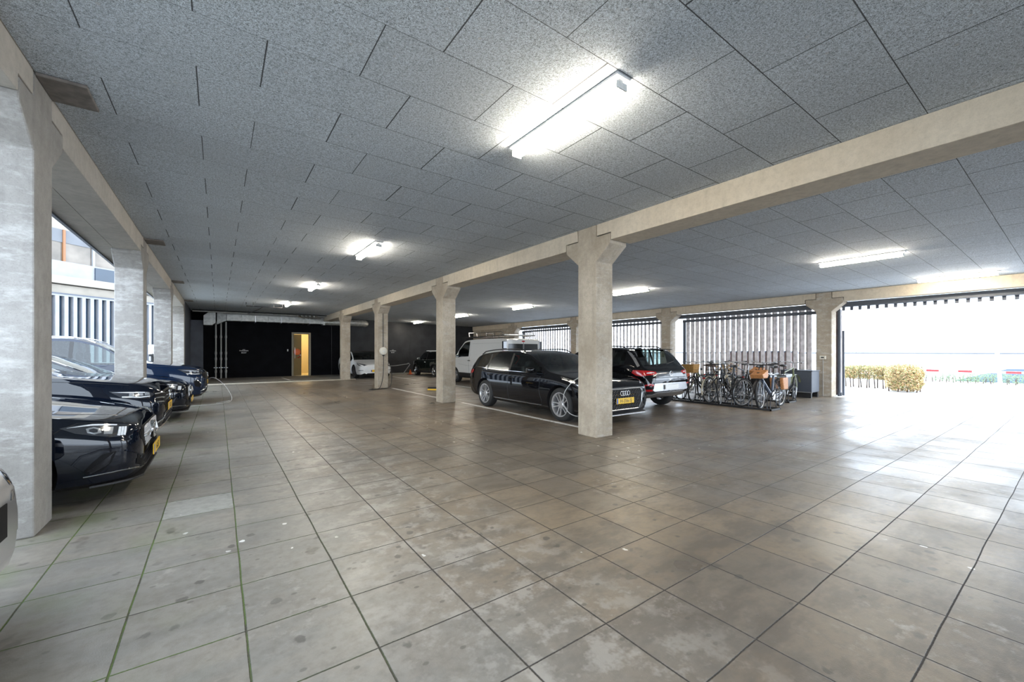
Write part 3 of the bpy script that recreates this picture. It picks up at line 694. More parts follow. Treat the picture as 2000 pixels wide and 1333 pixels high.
def f(sg):
    A.patch([(.10, sg*.50, .64), (.06, sg*.52, .70), (.16, sg*.66, .76), (.42, sg*.83, .80), (.62, sg*.88, .81), (.40, sg*.87, .70), (.14, sg*.76, .62)], 'hdark', 'headlight')
    A.patch([(.12, sg*.56, .655), (.12, sg*.58, .70), (.3, sg*.80, .745), (.45, sg*.88, .765), (.36, sg*.86, .715), (.2, sg*.76, .66)], 'drl', 'headlight_reflector', off=.007)
    A.patch([(.02, sg*.62, .30), (.02, sg*.60, .46), (.16, sg*.82, .50), (.22, sg*.85, .42), (.14, sg*.82, .30)], 'grill', 'side_air_intake')
    A.mirror(1.66, .965, 'p_black', sg); A.handle(2.50, .80, 'p_black', sg); A.handle(3.44, .83, 'p_black', sg)
    A.seam([(1.48, sg*.9, .88), (1.50, sg*1, .6), (1.42, sg*1, .32), (1.44, sg*1, .23)]); A.seam([(2.65, sg*.9, .93), (2.66, sg*1, .6), (2.62, sg*1, .23)]); A.seam([(3.60, sg*.9, .96), (3.52, sg*1, .75), (3.34, sg*1, .5), (3.28, sg*1, .23)])
    A.seam([(1.45, sg*1, .235), (3.25, sg*1, .245)], 'chrome', 'sill_strip', .014, .004)
    A.seam([(1.42, sg*.85, .915), (2.6, sg*.87, .94), (3.5, sg*.87, .965), (4.15, sg*.86, 1.0)], 'chrome', 'window_strip', .010, .004)
    A.patch([(4.36, sg*.90, .84), (4.30, sg*.9, .92), (4.52, sg*.86, .95), (4.68, sg*.70, .92), (4.70, sg*.62, .82), (4.6, sg*.82, .80)], 'red', 'tail_light')
A.both(f)
A.rails(2.2, 4.1)
g = A.patch([(0, -.46, .66), (0, .46, .66), (0, .52, .60), (0, .50, .40), (0, .42, .28), (0, -.42, .28), (0, -.50, .40), (0, -.52, .60)], 'grill', 'grille')
mesh_grille(A, -.05, -.50, .50, .30, .65, .075, .0045, 'chrome', g, curve=lambda y, z: abs(y) < .50-.25*max(0, .40-z))
A.seam([(0, -.47, .67), (0, .47, .67), (0, .54, .60), (0, .52, .40), (0, .43, .27), (0, -.43, .27), (0, -.52, .40), (0, -.54, .60), (0, -.47, .67)], 'alu', 'grille_frame', .022, .006)
b = A.emblem_ring((L/2+.02, 0, .585), .042, 4, .062, t=.006); b.build('ring_emblem', 'chrome', A.root, smooth=60)
A.plate(-.012, .44, 'H-356-SJ')
lip(A, 'alu', .03)
# ---- black crossover, rear towards us ---------------------------------------------------
L = 4.23
T_ = Car('crossover_car', 'black crossover seen from behind beside the estate, red tail lights and blank plate', 'car', L,
    top=[(0, .80), (.06, .88), (.3, .98), (.9, 1.04), (1.12, 1.07), (1.5, 1.25), (1.95, 1.44), (2.5, 1.51), (3.2, 1.50), (3.62, 1.46), (3.72, 1.42), (3.9, 1.22), (4.05, 1.03), (4.15, .97), (4.20, .88), (4.23, .74)],
    belt=[(0, .74), (.3, .84), (1.1, .96), (2, .99), (3, 1.03), (3.7, 1.10), (3.95, 1.02), (4.12, .90), (4.23, .70)],
    hw=[(0, .66), (.07, .76), (.25, .86), (.6, .905), (2, .91), (3.5, .91), (3.85, .89), (4.05, .85), (4.17, .80), (4.23, .74)],
    zb=[(0, .36), (.15, .24), (.6, .22), (3.6, .24), (3.95, .30), (4.12, .36), (4.23, .46)], ws=(1.12, 1.95), rs=(3.70, 4.03),
    side=[(1.4, 2.3), (2.36, 3.1), (3.15, 3.55)], wheels=(.83, 3.42), R=.34, paintm='p_black', pos=(8.72, 5.75+L/2), heading=PI/2, rim=.235, style=(5, False), rimmat='rimd', clad=True, glass_side=('glassc', 'glassc'), tail_glass='glassc', tum=.42)
T_.cabin(1.95, 2.75, 1.1)
T_.arch_trim('blk', .055)
def f(sg):
    T_.patch([(3.80, sg*.93, .90), (3.84, sg*.93, .97), (4.02, sg*.90, .98), (4.15, sg*.74, .955), (4.20, sg*.50, .94), (4.21, sg*.48, .88), (4.16, sg*.66, .845), (4.05, sg*.86, .82), (3.92, sg*.91, .84)], 'red', 'tail_light')
    T_.patch([(4.12, sg*.78, .905), (4.17, sg*.60, .91), (4.19, sg*.55, .89), (4.12, sg*.76, .88)], 'wlens', 'tail_light_strip', off=.007)
    r = T_.patch([(4.05, sg*.86, .50), (4.08, sg*.85, .62), (4.19, sg*.76, .66), (4.22, sg*.60, .63), (4.22, sg*.62, .52), (4.16, sg*.76, .48)], 'red', 'rear_reflector')
    T_.patch([(4.12, sg*.80, .53), (4.13, sg*.80, .61), (4.21, sg*.65, .61), (4.21, sg*.66, .54)], 'grill', 'reflector_core', off=.008, parent=r)
    T_.mirror(1.5, 1.02, 'p_black', sg); T_.handle(2.2, .88, 'p_black', sg); T_.handle(3.0, .90, 'p_black', sg)
    T_.patch([(3.55, sg*.70, 1.385), (3.56, sg*.66, 1.43), (3.72, sg*.68, 1.30), (3.96, sg*.80, 1.06), (3.92, sg*.84, 1.03), (3.72, sg*.76, 1.24)], 'steel', 'pillar_trim')
    T_.seam([(2.33, sg*.9, .99), (2.33, sg*1, .6), (2.3, sg*1, .36)]); T_.seam([(3.14, sg*.9, 1.03), (3.05, sg*1, .7), (2.98, sg*1, .4)])
T_.both(f); T_.rails(1.9, 3.5, 'blk')
M['p_tail'] = paint('glossy_tailgate_paint', (.03, .035, .045), .3)
T_.patch([(4.2, -.50, .93), (4.2, .50, .93), (4.22, .56, .80), (4.22, .60, .70), (4.22, -.60, .70), (4.22, -.56, .80)], 'p_tail', 'tailgate_panel', off=.004)
T_.seam([(4.22, -.58, .785), (4.22, .58, .785)], 'blk', 'panel_gap', .014, .006)
T_.patch([(4.25, -.62, .66), (4.25, .62, .66), (4.25, .70, .48), (4.25, -.70, .48)], 'steel', 'bumper_panel', off=.006)
T_.patch([(4.22, -.50, .44), (4.22, .50, .44), (4.15, .78, .36), (4.05, .70, .30), (4.05, -.70, .30), (4.15, -.78, .36)], 'steel', 'skid_plate', off=.012)
T_.plate(4.25, .565, None, False, 'wpl')
b = T_.emblem_ring((-L/2-.008, 0, .875), .055); b.build('round_emblem', 'chrome', T_.root, smooth=60)
text('T-ROC', .06, 'chrome', (-L/2-.01, 0, .735), (PI/2, 0, -PI/2), T_.root, 'model_lettering')
b = MB(); b.prism([(-1.46, 1.475), (-1.76, 1.455), (-1.80, 1.435), (-1.50, 1.445)], 'Y', -.56, .56); b.build('roof_spoiler', 'p_black', T_.root, bevel=.008)
b = MB(); b.prism([(-1.15, 1.50), (-1.28, 1.56), (-1.30, 1.50)], 'Y', -.012, .012); b.build('roof_antenna', 'blk', T_.root)
b = MB(); b.tube([(-L/2+.10, .0, 1.10), (-L/2+.13, -.32, 1.16)], .010); b.build('rear_wiper', 'blk', T_.root)
# ---- white van ---------------------------------------------------------------------------
L = 4.80
M['vwin'] = simple('dark_van_window', (.012, .015, .015), .08, spec=.5)
V = Car('panel_van', 'white panel van with a black roof rack, rear doors towards us, behind the black estate', 'van', L,
    top=[(0, .86), (.06, .98), (.3, 1.10), (.62, 1.2), (.8, 1.30), (1.2, 1.62), (1.62, 1.87), (2.0, 1.91), (3, 1.93), (4.5, 1.92), (4.74, 1.90), (4.8, 1.86)],
    belt=[(0, .80), (.3, .96), (.7, 1.10), (1.5, 1.16), (2, 1.18), (4.6, 1.2), (4.8, 1.18)],
    hw=[(0, .72), (.08, .82), (.3, .91), (.7, .94), (2, .95), (4.5, .95), (4.72, .945), (4.8, .92)],
    zb=[(0, .34), (.15, .22), (.6, .22), (4.5, .26), (4.8, .34)], ws=(.8, 1.62), rs=(4.795, 4.799),
    side=[(1.05, 2.02)], wheels=(.83, 3.93), R=.32, paintm='p_van', pos=(9.83, 13.0+L/2), heading=PI/2, tum=.13, rim=.21, style=(6, False), rimmat='steel', clad=True, glass_side=('glassc', 'glassc'))
V.cabin(1.75, 2.4, 1.2)
def f(sg):
    for z0_, z1_, mt_, nm_ in ((1.27, 1.42, 'red', 'tail_light'), (1.42, 1.50, 'wlens', 'reversing_light'), (1.50, 1.80, 'hdark', 'lamp_cluster')):
        b = MB(); ya_, yb_ = sorted((sg*.80, sg*.962)); b.box(-2.415, -2.30, ya_, yb_, z0_, z1_); b.build(nm_, mt_, V.root, bevel=.02)
    V.handle(2.12, 1.0, 'blk', sg); V.mirror(1.12, 1.17, 'blk', sg, 1.1)
    V.seam([(2.10, sg*.9, 1.80), (2.12, sg*1, 1.2), (2.12, sg*1, .40)]); V.seam([(1.15, sg*1, .85), (2.1, sg*1, .78), (4.6, sg*1, .78)], 'blk', 'panel_gap', .005)
    V.seam([(2.2, sg*.92, 1.75), (4.55, sg*.92, 1.75)], 'blk', 'panel_gap', .004)
    V.patch([(1.2, sg*1, .30), (1.2, sg*1, .46), (3.5, sg*1, .46), (3.5, sg*1, .30)], 'blk', 'side_moulding', off=.012)
V.both(f)
for sg in (1, -1):
    b = MB(); y0, y1 = (.02, .74) if sg > 0 else (-.74, -.02); b.prism([(y0, 1.22), (y1, 1.22), (y1-.02*sg if sg > 0 else y1, 1.70), (y0 if sg > 0 else y0+.02, 1.70)], 'X', -L/2-.012, -L/2+.004); b.build('rear_window', 'vwin', V.root, bevel=.01)
b = MB(); b.box(-L/2-.008, -L/2+.002, -.006, .006, .5, 1.8); b.build('door_gap', 'blk', V.root)
b = MB(); b.ball((-L/2, .0, 1.80), .02, .085, .028, n=16, m=8); b.build('third_brake_light', 'red', V.root, smooth=60)
rk = thing('roof_rack', 'black tubular roof rack with a raised rim on top of the white van', 'roof rack', (9.83, 13.0+L/2, 1.93), PI/2)
b = MB()
for x in (-1.95, -1.1, -.25, .6, 1.2): b.tube([(x, -.76, .10), (x, .76, .10)], .014, n=6)
for sg in (1, -1):
    b.tube([(-2.15, sg*.76, .10), (1.3, sg*.76, .10)], .018, n=6); b.tube([(-2.1, sg*.76, .10), (-2.08, sg*.76, .22), (-1.95, sg*.76, .26), (.45, sg*.76, .26), (.5, sg*.76, .12)], .013, n=6)
    for x in (-1.5, -.95, -.35, .2): b.tube([(x, sg*.76, .10), (x, sg*.76, .26)], .010, n=6)
    for x in (-1.8, -.4, 1.0): b.tube([(x, sg*.76, .10), (x, sg*.74, -.03)], .012, n=6)
b.build('rack_frame', 'blk', rk, smooth=50)
b = MB(); b.tube([(-2.15, -.76, .12), (-2.15, .76, .12)], .03, n=8); b.build('rack_roller', 'steel', rk, smooth=50)
for sg in (-.45, .45): b = MB(); b.tube([(.75, sg-.2, .10), (.80, sg-.2, .30), (.80, sg+.2, .30), (.75, sg+.2, .10)], .018, n=6); b.build('front_stop', 'steel', rk, smooth=50)
# ---- white electric saloon -----------------------------------------------------------------
L = 4.69
W = Car('saloon_car', 'white saloon with black windscreen facing us between the two far mid-hall columns', 'car', L,
    top=[(0, .62), (.06, .69), (.3, .77), (.8, .88), (1.15, .96), (1.6, 1.17), (2.1, 1.38), (2.5, 1.44), (3.1, 1.40), (3.7, 1.24), (4.2, 1.09), (4.55, 1.05), (4.66, .96), (4.69, .80)],
    belt=[(0, .56), (.3, .68), (1.1, .86), (2, .90), (3.4, .95), (4.2, .98), (4.6, .90), (4.69, .74)],
    hw=[(0, .62), (.07, .74), (.25, .85), (.6, .91), (2, .925), (3.8, .92), (4.3, .88), (4.6, .80), (4.69, .70)],
    zb=[(0, .24), (.12, .17), (.5, .17), (4.2, .2), (4.6, .28), (4.69, .36)], ws=(1.15, 2.05), rs=(3.1, 4.1), side=[(1.45, 2.5), (2.56, 3.5)], wheels=(.84, 3.72), R=.335, paintm='p_white', pos=(6.66, 21.45+L/2), heading=-PI/2, rim=.24, style=(9, False), rimmat='rimd', roofblack=True)
W.cabin(2.05, 3.0)
def f(sg):
    W.patch([(.10, sg*.42, .64), (.10, sg*.46, .67), (.35, sg*.74, .78), (.55, sg*.82, .82), (.42, sg*.85, .74), (.2, sg*.78, .66), (.1, sg*.6, .62)], 'hdark', 'headlight')
    W.patch([(.05, sg*.62, .42), (.05, sg*.62, .44), (.2, sg*.84, .44), (.2, sg*.84, .41)], 'grill', 'side_air_intake')
    W.mirror(1.6, .95, 'p_white', sg); W.seam([(1.5, sg*.9, .86), (1.5, sg*1, .5), (1.45, sg*1, .22)]); W.seam([(2.53, sg*.9, .92), (2.53, sg*1, .5), (2.5, sg*1, .22)])
W.both(f)
W.patch([(0, -.52, .22), (0, -.44, .28), (0, .44, .28), (0, .52, .22)], 'grill', 'lower_air_intake'); W.plate(-.005, .40, '')
# ---- small black hatch -----------------------------------------------------------------------
L = 3.82
K_ = Car('small_hatchback', 'small black hatchback parked side-on near the lamplit back wall beside a red cone', 'car', L,
    top=[(0, .74), (.05, .82), (.3, .92), (.8, .97), (1.05, 1.0), (1.35, 1.22), (1.6, 1.36), (2.1, 1.41), (3.2, 1.39), (3.45, 1.35), (3.62, 1.15), (3.72, .95), (3.78, .85), (3.82, .7)],
    belt=[(0, .66), (.3, .82), (1, .92), (2, .94), (3.2, .96), (3.6, .92), (3.82, .66)],
    hw=[(0, .6), (.07, .72), (.25, .80), (.6, .84), (2, .845), (3.3, .84), (3.6, .8), (3.82, .66)],
    zb=[(0, .3), (.12, .18), (.5, .17), (3.3, .2), (3.6, .26), (3.82, .36)], ws=(1.05, 1.58), rs=(3.45, 3.66), side=[(1.25, 2.15), (2.2, 3.3)], wheels=(.70, 3.19), R=.31, paintm='p_green', pos=(10.44, 20.25+L/2), heading=PI/2, tum=.32, rim=.215, style=(5, False), rimmat='chrome', clad=True)
K_.arch_trim('blk', .05)
def f(sg):
    K_.mirror(1.35, .96, 'chrome', sg); K_.handle(2.05, .80, 'chrome', sg); K_.seam([(.35, sg*.82, .90), (1.0, sg*.82, .925), (2.2, sg*.82, .945), (3.3, sg*.82, .965)], 'chrome', 'window_strip', .014, .004)
    K_.seam([(1.2, sg*1, .85), (1.15, sg*1, .5), (1.2, sg*1, .25)]); K_.seam([(2.18, sg*1, .9), (2.18, sg*1, .25)])
    K_.patch([(.12, sg*.66, .66), (.12, sg*.6, .80), (.3, sg*.74, .84), (.4, sg*.8, .74), (.28, sg*.78, .64)], 'wlens', 'headlight')
K_.both(f)
b = MB(); b.box(.12, .3, -.55, .55, 1.42, 1.46); b.build('roof_bar', 'wpl', K_.root, bevel=.005)
# ---- left row ----------------------------------------------------------------------------------
def hatchA(label, pos, txt, name='compact_hatchback', pm='p_night'):
    L = 4.42
    c = Car(name, label, 'car', L,
        top=[(0, .64), (.05, .70), (.22, .765), (.6, .84), (1.0, .91), (1.3, .965), (1.7, 1.16), (2.12, 1.34), (2.6, 1.42), (3.3, 1.40), (3.9, 1.32), (4.1, 1.2), (4.3, .95), (4.38, .85), (4.42, .7)],
        belt=[(0, .58), (.3, .70), (1.2, .87), (2, .91), (3.4, .95), (4.1, .98), (4.42, .66)],
        hw=[(0, .56), (.05, .68), (.16, .78), (.36, .85), (.7, .89), (2, .90), (3.6, .90), (4.1, .86), (4.3, .8), (4.42, .68)],
        zb=[(0, .24), (.1, .165), (.4, .155), (3.9, .2), (4.2, .26), (4.42, .36)], ws=(1.3, 2.12), rs=(4.0, 4.25), side=[(1.55, 2.5), (2.56, 3.4), (3.45, 3.85)], wheels=(.88, 3.61), R=.33, paintm=pm, pos=(pos[0]-L/2, pos[1]), heading=0, rim=.235, style=(5, True), glass_side=('glassc', 'glassd'), tum=.42)
    c.cabin(2.1, 2.95)
    def f(sg):
        def W_(pts): return [(q, sg*y, z) for q, y, z in pts]
        h = c.patch(W_([(.501, .843, .729), (.40, .812, .745), (.278, .772, .738), (.152, .708, .716), (.083, .646, .695), (.092, .688, .637), (.109, .719, .601), (.194, .777, .612), (.303, .819, .645), (.41, .839, .678)]), 'hdark', 'headlight')
        for q in (.086, .108, .130): c.patch(W_([(q, .655+q*.4, .688), (q+.014, .665+q*.4, .69), (q+.022, .70+q*.4, .616), (q+.008, .69+q*.4, .61)]), 'drl', 'daytime_light', off=.010, parent=h, maxe=.02)
        c.patch(W_([(.458, .832, .724), (.309, .785, .739), (.16, .712, .712), (.163, .716, .702), (.309, .79, .726)]), 'drl', 'daytime_light_brow', off=.010, parent=h, maxe=.02)
        c.patch(W_([(.345, .812, .704), (.30, .794, .714), (.26, .783, .694), (.25, .792, .657), (.288, .812, .65), (.335, .822, .672)]), 'hlamp', 'projector', off=.010, parent=h, maxe=.02)
        c.patch(W_([(.325, .812, .694), (.30, .80, .70), (.275, .79, .685), (.275, .80, .665), (.30, .812, .662), (.322, .818, .675)]), 'hdark', 'projector_lens', off=.016, parent=h, maxe=.02)
        c.patch(W_([(.235, .775, .70), (.18, .735, .695), (.185, .765, .635), (.235, .79, .645)]), 'hlamp', 'headlight_reflector', off=.010, parent=h, maxe=.02)
        it = c.patch(W_([(.355, .84, .333), (.30, .836, .402), (.238, .815, .466), (.15, .776, .475), (.185, .795, .376), (.25, .806, .31), (.335, .823, .299)]), 'grill', 'side_air_intake', off=.003)
        lattice(c, W_([(.33, .835, .335), (.17, .785, .465), (.20, .80, .37), (.315, .823, .305)]), 12, 7, .0016, 'rimd', it)
        c.seam(W_([(.36, .82, .283), (.24, .793, .286), (.13, .74, .288), (.047, .645, .278), (0, .29, .245)]), 'chrome', 'lower_strip', .010, .005)
        c.seam([(.14, sg*.30, .765), (.5, sg*.60, .83), (1.25, sg*.72, .94)], pm, 'bonnet_crease', .012, -.003)
        c.seam(W_([(.53, .862, .69), (.49, .844, .72), (.40, .805, .758), (.25, .756, .745), (.07, .60, .705), (.02, .45, .69)]), 'blk', 'panel_gap', .007, .001); c.seam(W_([(.53, .862, .72), (.8, .88, .80), (1.25, .885, .87)]), 'blk', 'panel_gap', .006, .001)
        c.seam(W_([(.13, .76, .50), (.25, .82, .505), (.37, .85, .47), (.42, .862, .40)]), pm, 'bumper_crease', .022, -.002); c.seam(W_([(.02, .60, .40), (.05, .68, .44), (.10, .735, .47)]), pm, 'bumper_crease', .020, -.002)
        c.mirror(1.62, .95, pm, sg); c.handle(2.4, .8, pm, sg)
        c.seam([(1.45, sg*1, .86), (1.42, sg*1, .5), (1.35, sg*1, .22)])
    c.both(f)
    g = c.patch([(.02, -.58, .60), (0, -.50, .66), (0, .50, .66), (.02, .58, .60), (.02, .56, .54), (0, .40, .43), (0, -.40, .43), (.02, -.56, .54)], 'grill', 'grille')
    mesh_grille(c, -.05, -.55, .55, .44, .65, .030, .0022, 'steel', g, hexa=False, curve=lambda y, z: abs(y) < .38+.9*min(z-.43, .12))
    b = MB(); x = 4.42/2
    b.prism([(-.44, .535), (.44, .535), (.44, .565), (-.44, .565)], 'X', x+.005, x+.028); b.build('grille_bar', 'chrome', c.root, bevel=.004)
    b = MB(); b.lathe([(.001, 0), (.095, 0), (.095, .03), (.08, .04), (.001, .04)], c=(x+.01, 0, .55), axis='X', n=32); em = b.build('round_emblem', 'chrome', c.root, smooth=40)
    b = MB()
    for k in range(3):
        a = PI/2+2*PI*k/3; b.tube([(x+.058, 0, .55), (x+.052, math.cos(a)*.08, .55+math.sin(a)*.08)], [.016, .004], n=6)
    b.build('emblem_star', 'steel', em)
    low = c.patch([(.05, -.62, .31), (.04, -.62, .40), (0, -.40, .36), (0, .40, .36), (.04, .62, .40), (.05, .62, .31), (0, .40, .235), (0, -.40, .235)], 'grill', 'lower_air_intake'); mesh_grille(c, -.05, -.60, .60, .25, .37, .03, .0018, 'rimd', low, curve=lambda y, z: z > .24+.10*max(0, abs(y)-.4)/.2)
    lip(c, 'blk')
    c.plate(-.045, .365, txt)
    return c
hatchA('black hatchback with a mesh grille and round star emblem, nearest car of the left row', (-.61, 5.97), 'G-57')
hatchA('dark hatchback parked third in the left row, nose just past the second column', (-.52, 11.5), '', 'compact_hatchback')
def suvC(name, label, pos, pm, L, H_, txt, style=0):
    k = H_/1.67
    c = Car(name, label, 'car', L,
        top=[(0, .78*k), (.05, .86*k), (.22, .95*k), (.7, 1.02*k), (1.25, 1.10*k), (1.7, 1.33*k), (2.1, 1.56*k), (2.6, 1.66*k), (3.4, 1.65*k), (L-.6, 1.58*k), (L-.4, 1.45*k), (L-.15, 1.12*k), (L-.05, .95*k), (L, .75*k)],
        belt=[(0, .70*k), (.3, .86*k), (1.2, 1.02*k), (2, 1.05*k), (3.4, 1.08*k), (L-.4, 1.1*k), (L, .7*k)],
        hw=[(0, .66), (.05, .76), (.18, .85), (.4, .90), (.8, .92), (2, .925), (L-.8, .925), (L-.3, .88), (L, .72)],
        zb=[(0, .34), (.12, .22), (.5, .2), (L-.5, .24), (L-.2, .3), (L, .4)], ws=(1.25, 2.1), rs=(L-.5, L-.18), side=[(1.5, 2.45), (2.52, 3.4), (3.46, L-.65)], wheels=(.90, L-.93), R=.36, paintm=pm, pos=(pos[0]-L/2, pos[1]), heading=0, rim=.25, style=(5, True), tum=.40)
    c.cabin(2.05, 2.95, 1.2*k)
    def f(sg):
        def W_(pts): return [(q, sg*y, z*k) for q, y, z in pts]
        if style: h = c.patch(W_([(.58, .881, .912), (.387, .841, .918), (.127, .739, .87), (.07, .70, .79), (.14, .809, .757), (.385, .885, .792)]), 'hdark', 'headlight')
        else: h = c.patch(W_([(.53, .886, .860), (.344, .862, .852), (.134, .768, .826), (.095, .74, .79), (.126, .795, .749), (.216, .849, .745), (.391, .89, .761)]), 'hdark', 'headlight')
        d_ = .04 if style else 0
        c.patch(W_([(.50, .88, .842+d_), (.344, .862, .838+d_), (.15, .77, .815+d_), (.15, .775, .805+d_), (.344, .865, .828+d_)]), 'drl', 'daytime_light', off=.010, parent=h, maxe=.02)
        c.patch(W_([(.40, .89, .775+d_*.5), (.22, .849, .757+d_*.5), (.13, .795, .762+d_*.5), (.13, .79, .772+d_*.5), (.22, .849, .770+d_*.5), (.40, .89, .787+d_*.5)]), 'drl', 'daytime_light', off=.010, parent=h, maxe=.02)
        for q in (.14, .21, .29):
            c.patch(W_([(q, .775+.35*(q-.14), .775+d_), (q+.01, .77+.35*(q-.14), .815+d_), (q+.05, .79+.35*(q-.14), .82+d_), (q+.05, .80+.35*(q-.14), .78+d_)]), 'hlamp', 'headlight_cell', off=.010, parent=h, maxe=.02)
        c.patch(W_([(.14, .82, .45), (.11, .80, .54), (.13, .82, .59), (.20, .85, .625), (.25, .87, .60), (.22, .865, .48)]), 'grill', 'fog_light_recess')
        c.seam(W_([(.27, .87, .61), (.19, .849, .638), (.123, .819, .587), (.103, .808, .526), (.108, .811, .44)]), 'chrome', 'fog_light_surround', .014, .006)
        c.mirror(1.62, 1.08*k, 'blk' if style == 0 else pm, sg); c.handle(2.35, .95*k, pm, sg)
        c.seam([(.1, sg*.52, .86*k), (.35, sg*.82, .93*k), (1.2, sg*.88, 1.02*k)], 'blk', 'panel_gap', .006, .001)
        c.seam([(1.42, sg*1, .98*k), (1.38, sg*1, .5), (1.3, sg*1, .3)])
        c.seam([(1.45, sg*.88, 1.045*k), (2.4, sg*.88, 1.07*k), (3.4, sg*.88, 1.09*k)], 'chrome', 'window_strip', .012, .004)
    c.both(f)
    if style: c.rails(2.1, 3.9, 'chrome')
    g = c.patch([(.07, -.74, .70*k), (.09, -.74, .81*k), (0, -.45, .83*k), (0, .45, .83*k), (.09, .74, .81*k), (.07, .74, .70*k), (0, .45, .60*k), (0, -.45, .60*k)], 'grill', 'grille')
    if style == 0:
        for z in (.67, .73, .79): c.seam([(.09, -.74, z*k), (0, -.45, z*k), (0, .45, z*k), (.09, .74, z*k)], 'chrome', 'grille_bar', .018, .008, g)
    else: mesh_grille(c, -.05, -.48, .48, .62*k, .82*k, .05, .004, 'rimd', g, hexa=False)
    b = c.emblem_ring((L/2+.03, 0, .72*k), .07, 1, 0, t=.01); b.build('round_emblem', 'chrome', c.root, smooth=60)
    low = c.patch([(0, -.60, .34), (0, -.52, .50*k), (0, .52, .50*k), (0, .60, .34)], 'grill', 'lower_air_intake'); mesh_grille(c, -.05, -.54, .54, .35, .5*k, .06, .004, 'rimd', low, hexa=False)
    c.seam([(.11, -.80, .355), (.04, -.70, .40), (0, -.45, .48), (0, .45, .48), (.04, .70, .40), (.11, .80, .355)], 'chrome', 'bumper_strip', .022, .006); c.seam([(.10, -.78, .30), (.03, -.66, .29), (0, -.4, .285), (0, .4, .285), (.03, .66, .29), (.10, .78, .30)], 'steel', 'bumper_strip', .030, .006)
    c.plate(-.02, .56*k, txt)
    return c
suvC('suv_car', 'blue-black SUV parked second in the left row, chrome grille bars and yellow plate', (-.65, 8.42), 'p_night', 4.5, 1.67, 'R-21')
suvC('suv_car', 'tall dark blue SUV plugged in beyond the second left column, clear side windows', (-.27, 14.35), 'p_navy', 4.7, 1.72, '', 1)
# silver car whose front corner peeks in at the left edge
L = 4.1
S_ = Car('silver_hatchback', 'silver car peeking in at the left edge before the nearest column', 'car', L,
    top=[(0, .70), (.05, .78), (.25, .86), (.9, .98), (1.1, 1.02), (1.9, 1.42), (2.4, 1.48), (3.5, 1.42), (3.9, 1.1), (4.1, .75)], belt=[(0, .62), (.3, .80), (1.1, .92), (3.5, 1.0), (4.1, .68)],
    hw=[(0, .60), (.05, .70), (.18, .80), (.4, .85), (.8, .88), (3.4, .88), (3.9, .82), (4.1, .7)], zb=[(0, .3), (.12, .2), (.5, .18), (3.6, .2), (4.1, .36)], ws=(1.1, 1.9), rs=(3.6, 3.85), side=[(1.4, 2.3), (2.36, 3.3)],
    wheels=(.82, 3.4), R=.32, paintm='p_silver', pos=(-.875-L/2, 2.74), heading=0, rim=.22, style=(5, False), tum=.38)
def f(sg):
    S_.patch([(.08, sg*.50, .62), (.06, sg*.52, .72), (.3, sg*.80, .80), (.5, sg*.87, .80), (.35, sg*.86, .68), (.15, sg*.74, .62)], 'hdark', 'headlight')
    S_.patch([(.1, sg*.60, .36), (.08, sg*.60, .50), (.2, sg*.80, .52), (.28, sg*.84, .44)], 'grill', 'fog_light_recess'); S_.mirror(1.55, .98, 'p_silver', sg)
S_.both(f); S_.patch([(0, -.45, .45), (0, -.45, .62), (0, .45, .62), (0, .45, .45)], 'grill', 'grille')
# ================================================================ BICYCLES
M['spoke'] = simple('spoke_steel', (.5, .5, .52), .3, metal=.8)
M['f_black'] = simple('black_frame_enamel', (.012, .012, .014), .2, coat=.6); M['f_blue'] = simple('slate_blue_frame_enamel', (.07, .09, .13), .25, coat=.6)
M['f_cream'] = simple('cream_frame_enamel', (.62, .55, .42), .25, coat=.5); M['f_green'] = simple('olive_frame_enamel', (.16, .18, .09), .3); M['f_red'] = simple('red_orange_bag_canvas', (.60, .09, .02), .6, var=.3, nscale=15.)
M['saddle'] = simple('brown_saddle', (.12, .06, .035), .5)
def wheel_bike(name, parent, x, R, fat=.022, turn=0.):
    b = MB(); n_ = 36; b.tube([(math.cos(a)*R*.97, 0, math.sin(a)*R*.97) for a in [2*PI*i/n_ for i in range(n_)]], fat, n=8, closed=True)
    w = b.build(name, 'rub', parent, smooth=60); w.location = (x, 0, R); w.rotation_euler = (0, 0, turn)
    b = MB(); b.tube([(math.cos(a)*R*.90, 0, math.sin(a)*R*.90) for a in [2*PI*i/n_ for i in range(n_)]], .011, n=6, closed=True); b.lathe([(.028, -.045), (.028, .045)], axis='Y', n=12); b.build('wheel_rim', 'alu', w, smooth=60)
    b = MB()
    for i in range(20):
        a = 2*PI*i/20; s_ = .035 if i % 2 else -.035; a2 = a+.5*(1 if i % 4 < 2 else -1)
        b.tube([(math.cos(a2)*.028, s_, math.sin(a2)*.028), (math.cos(a)*R*.9, 0, math.sin(a)*R*.9)], .0022, n=4, cap=False)
    b.build('wheel_spokes', 'spoke', w); return w
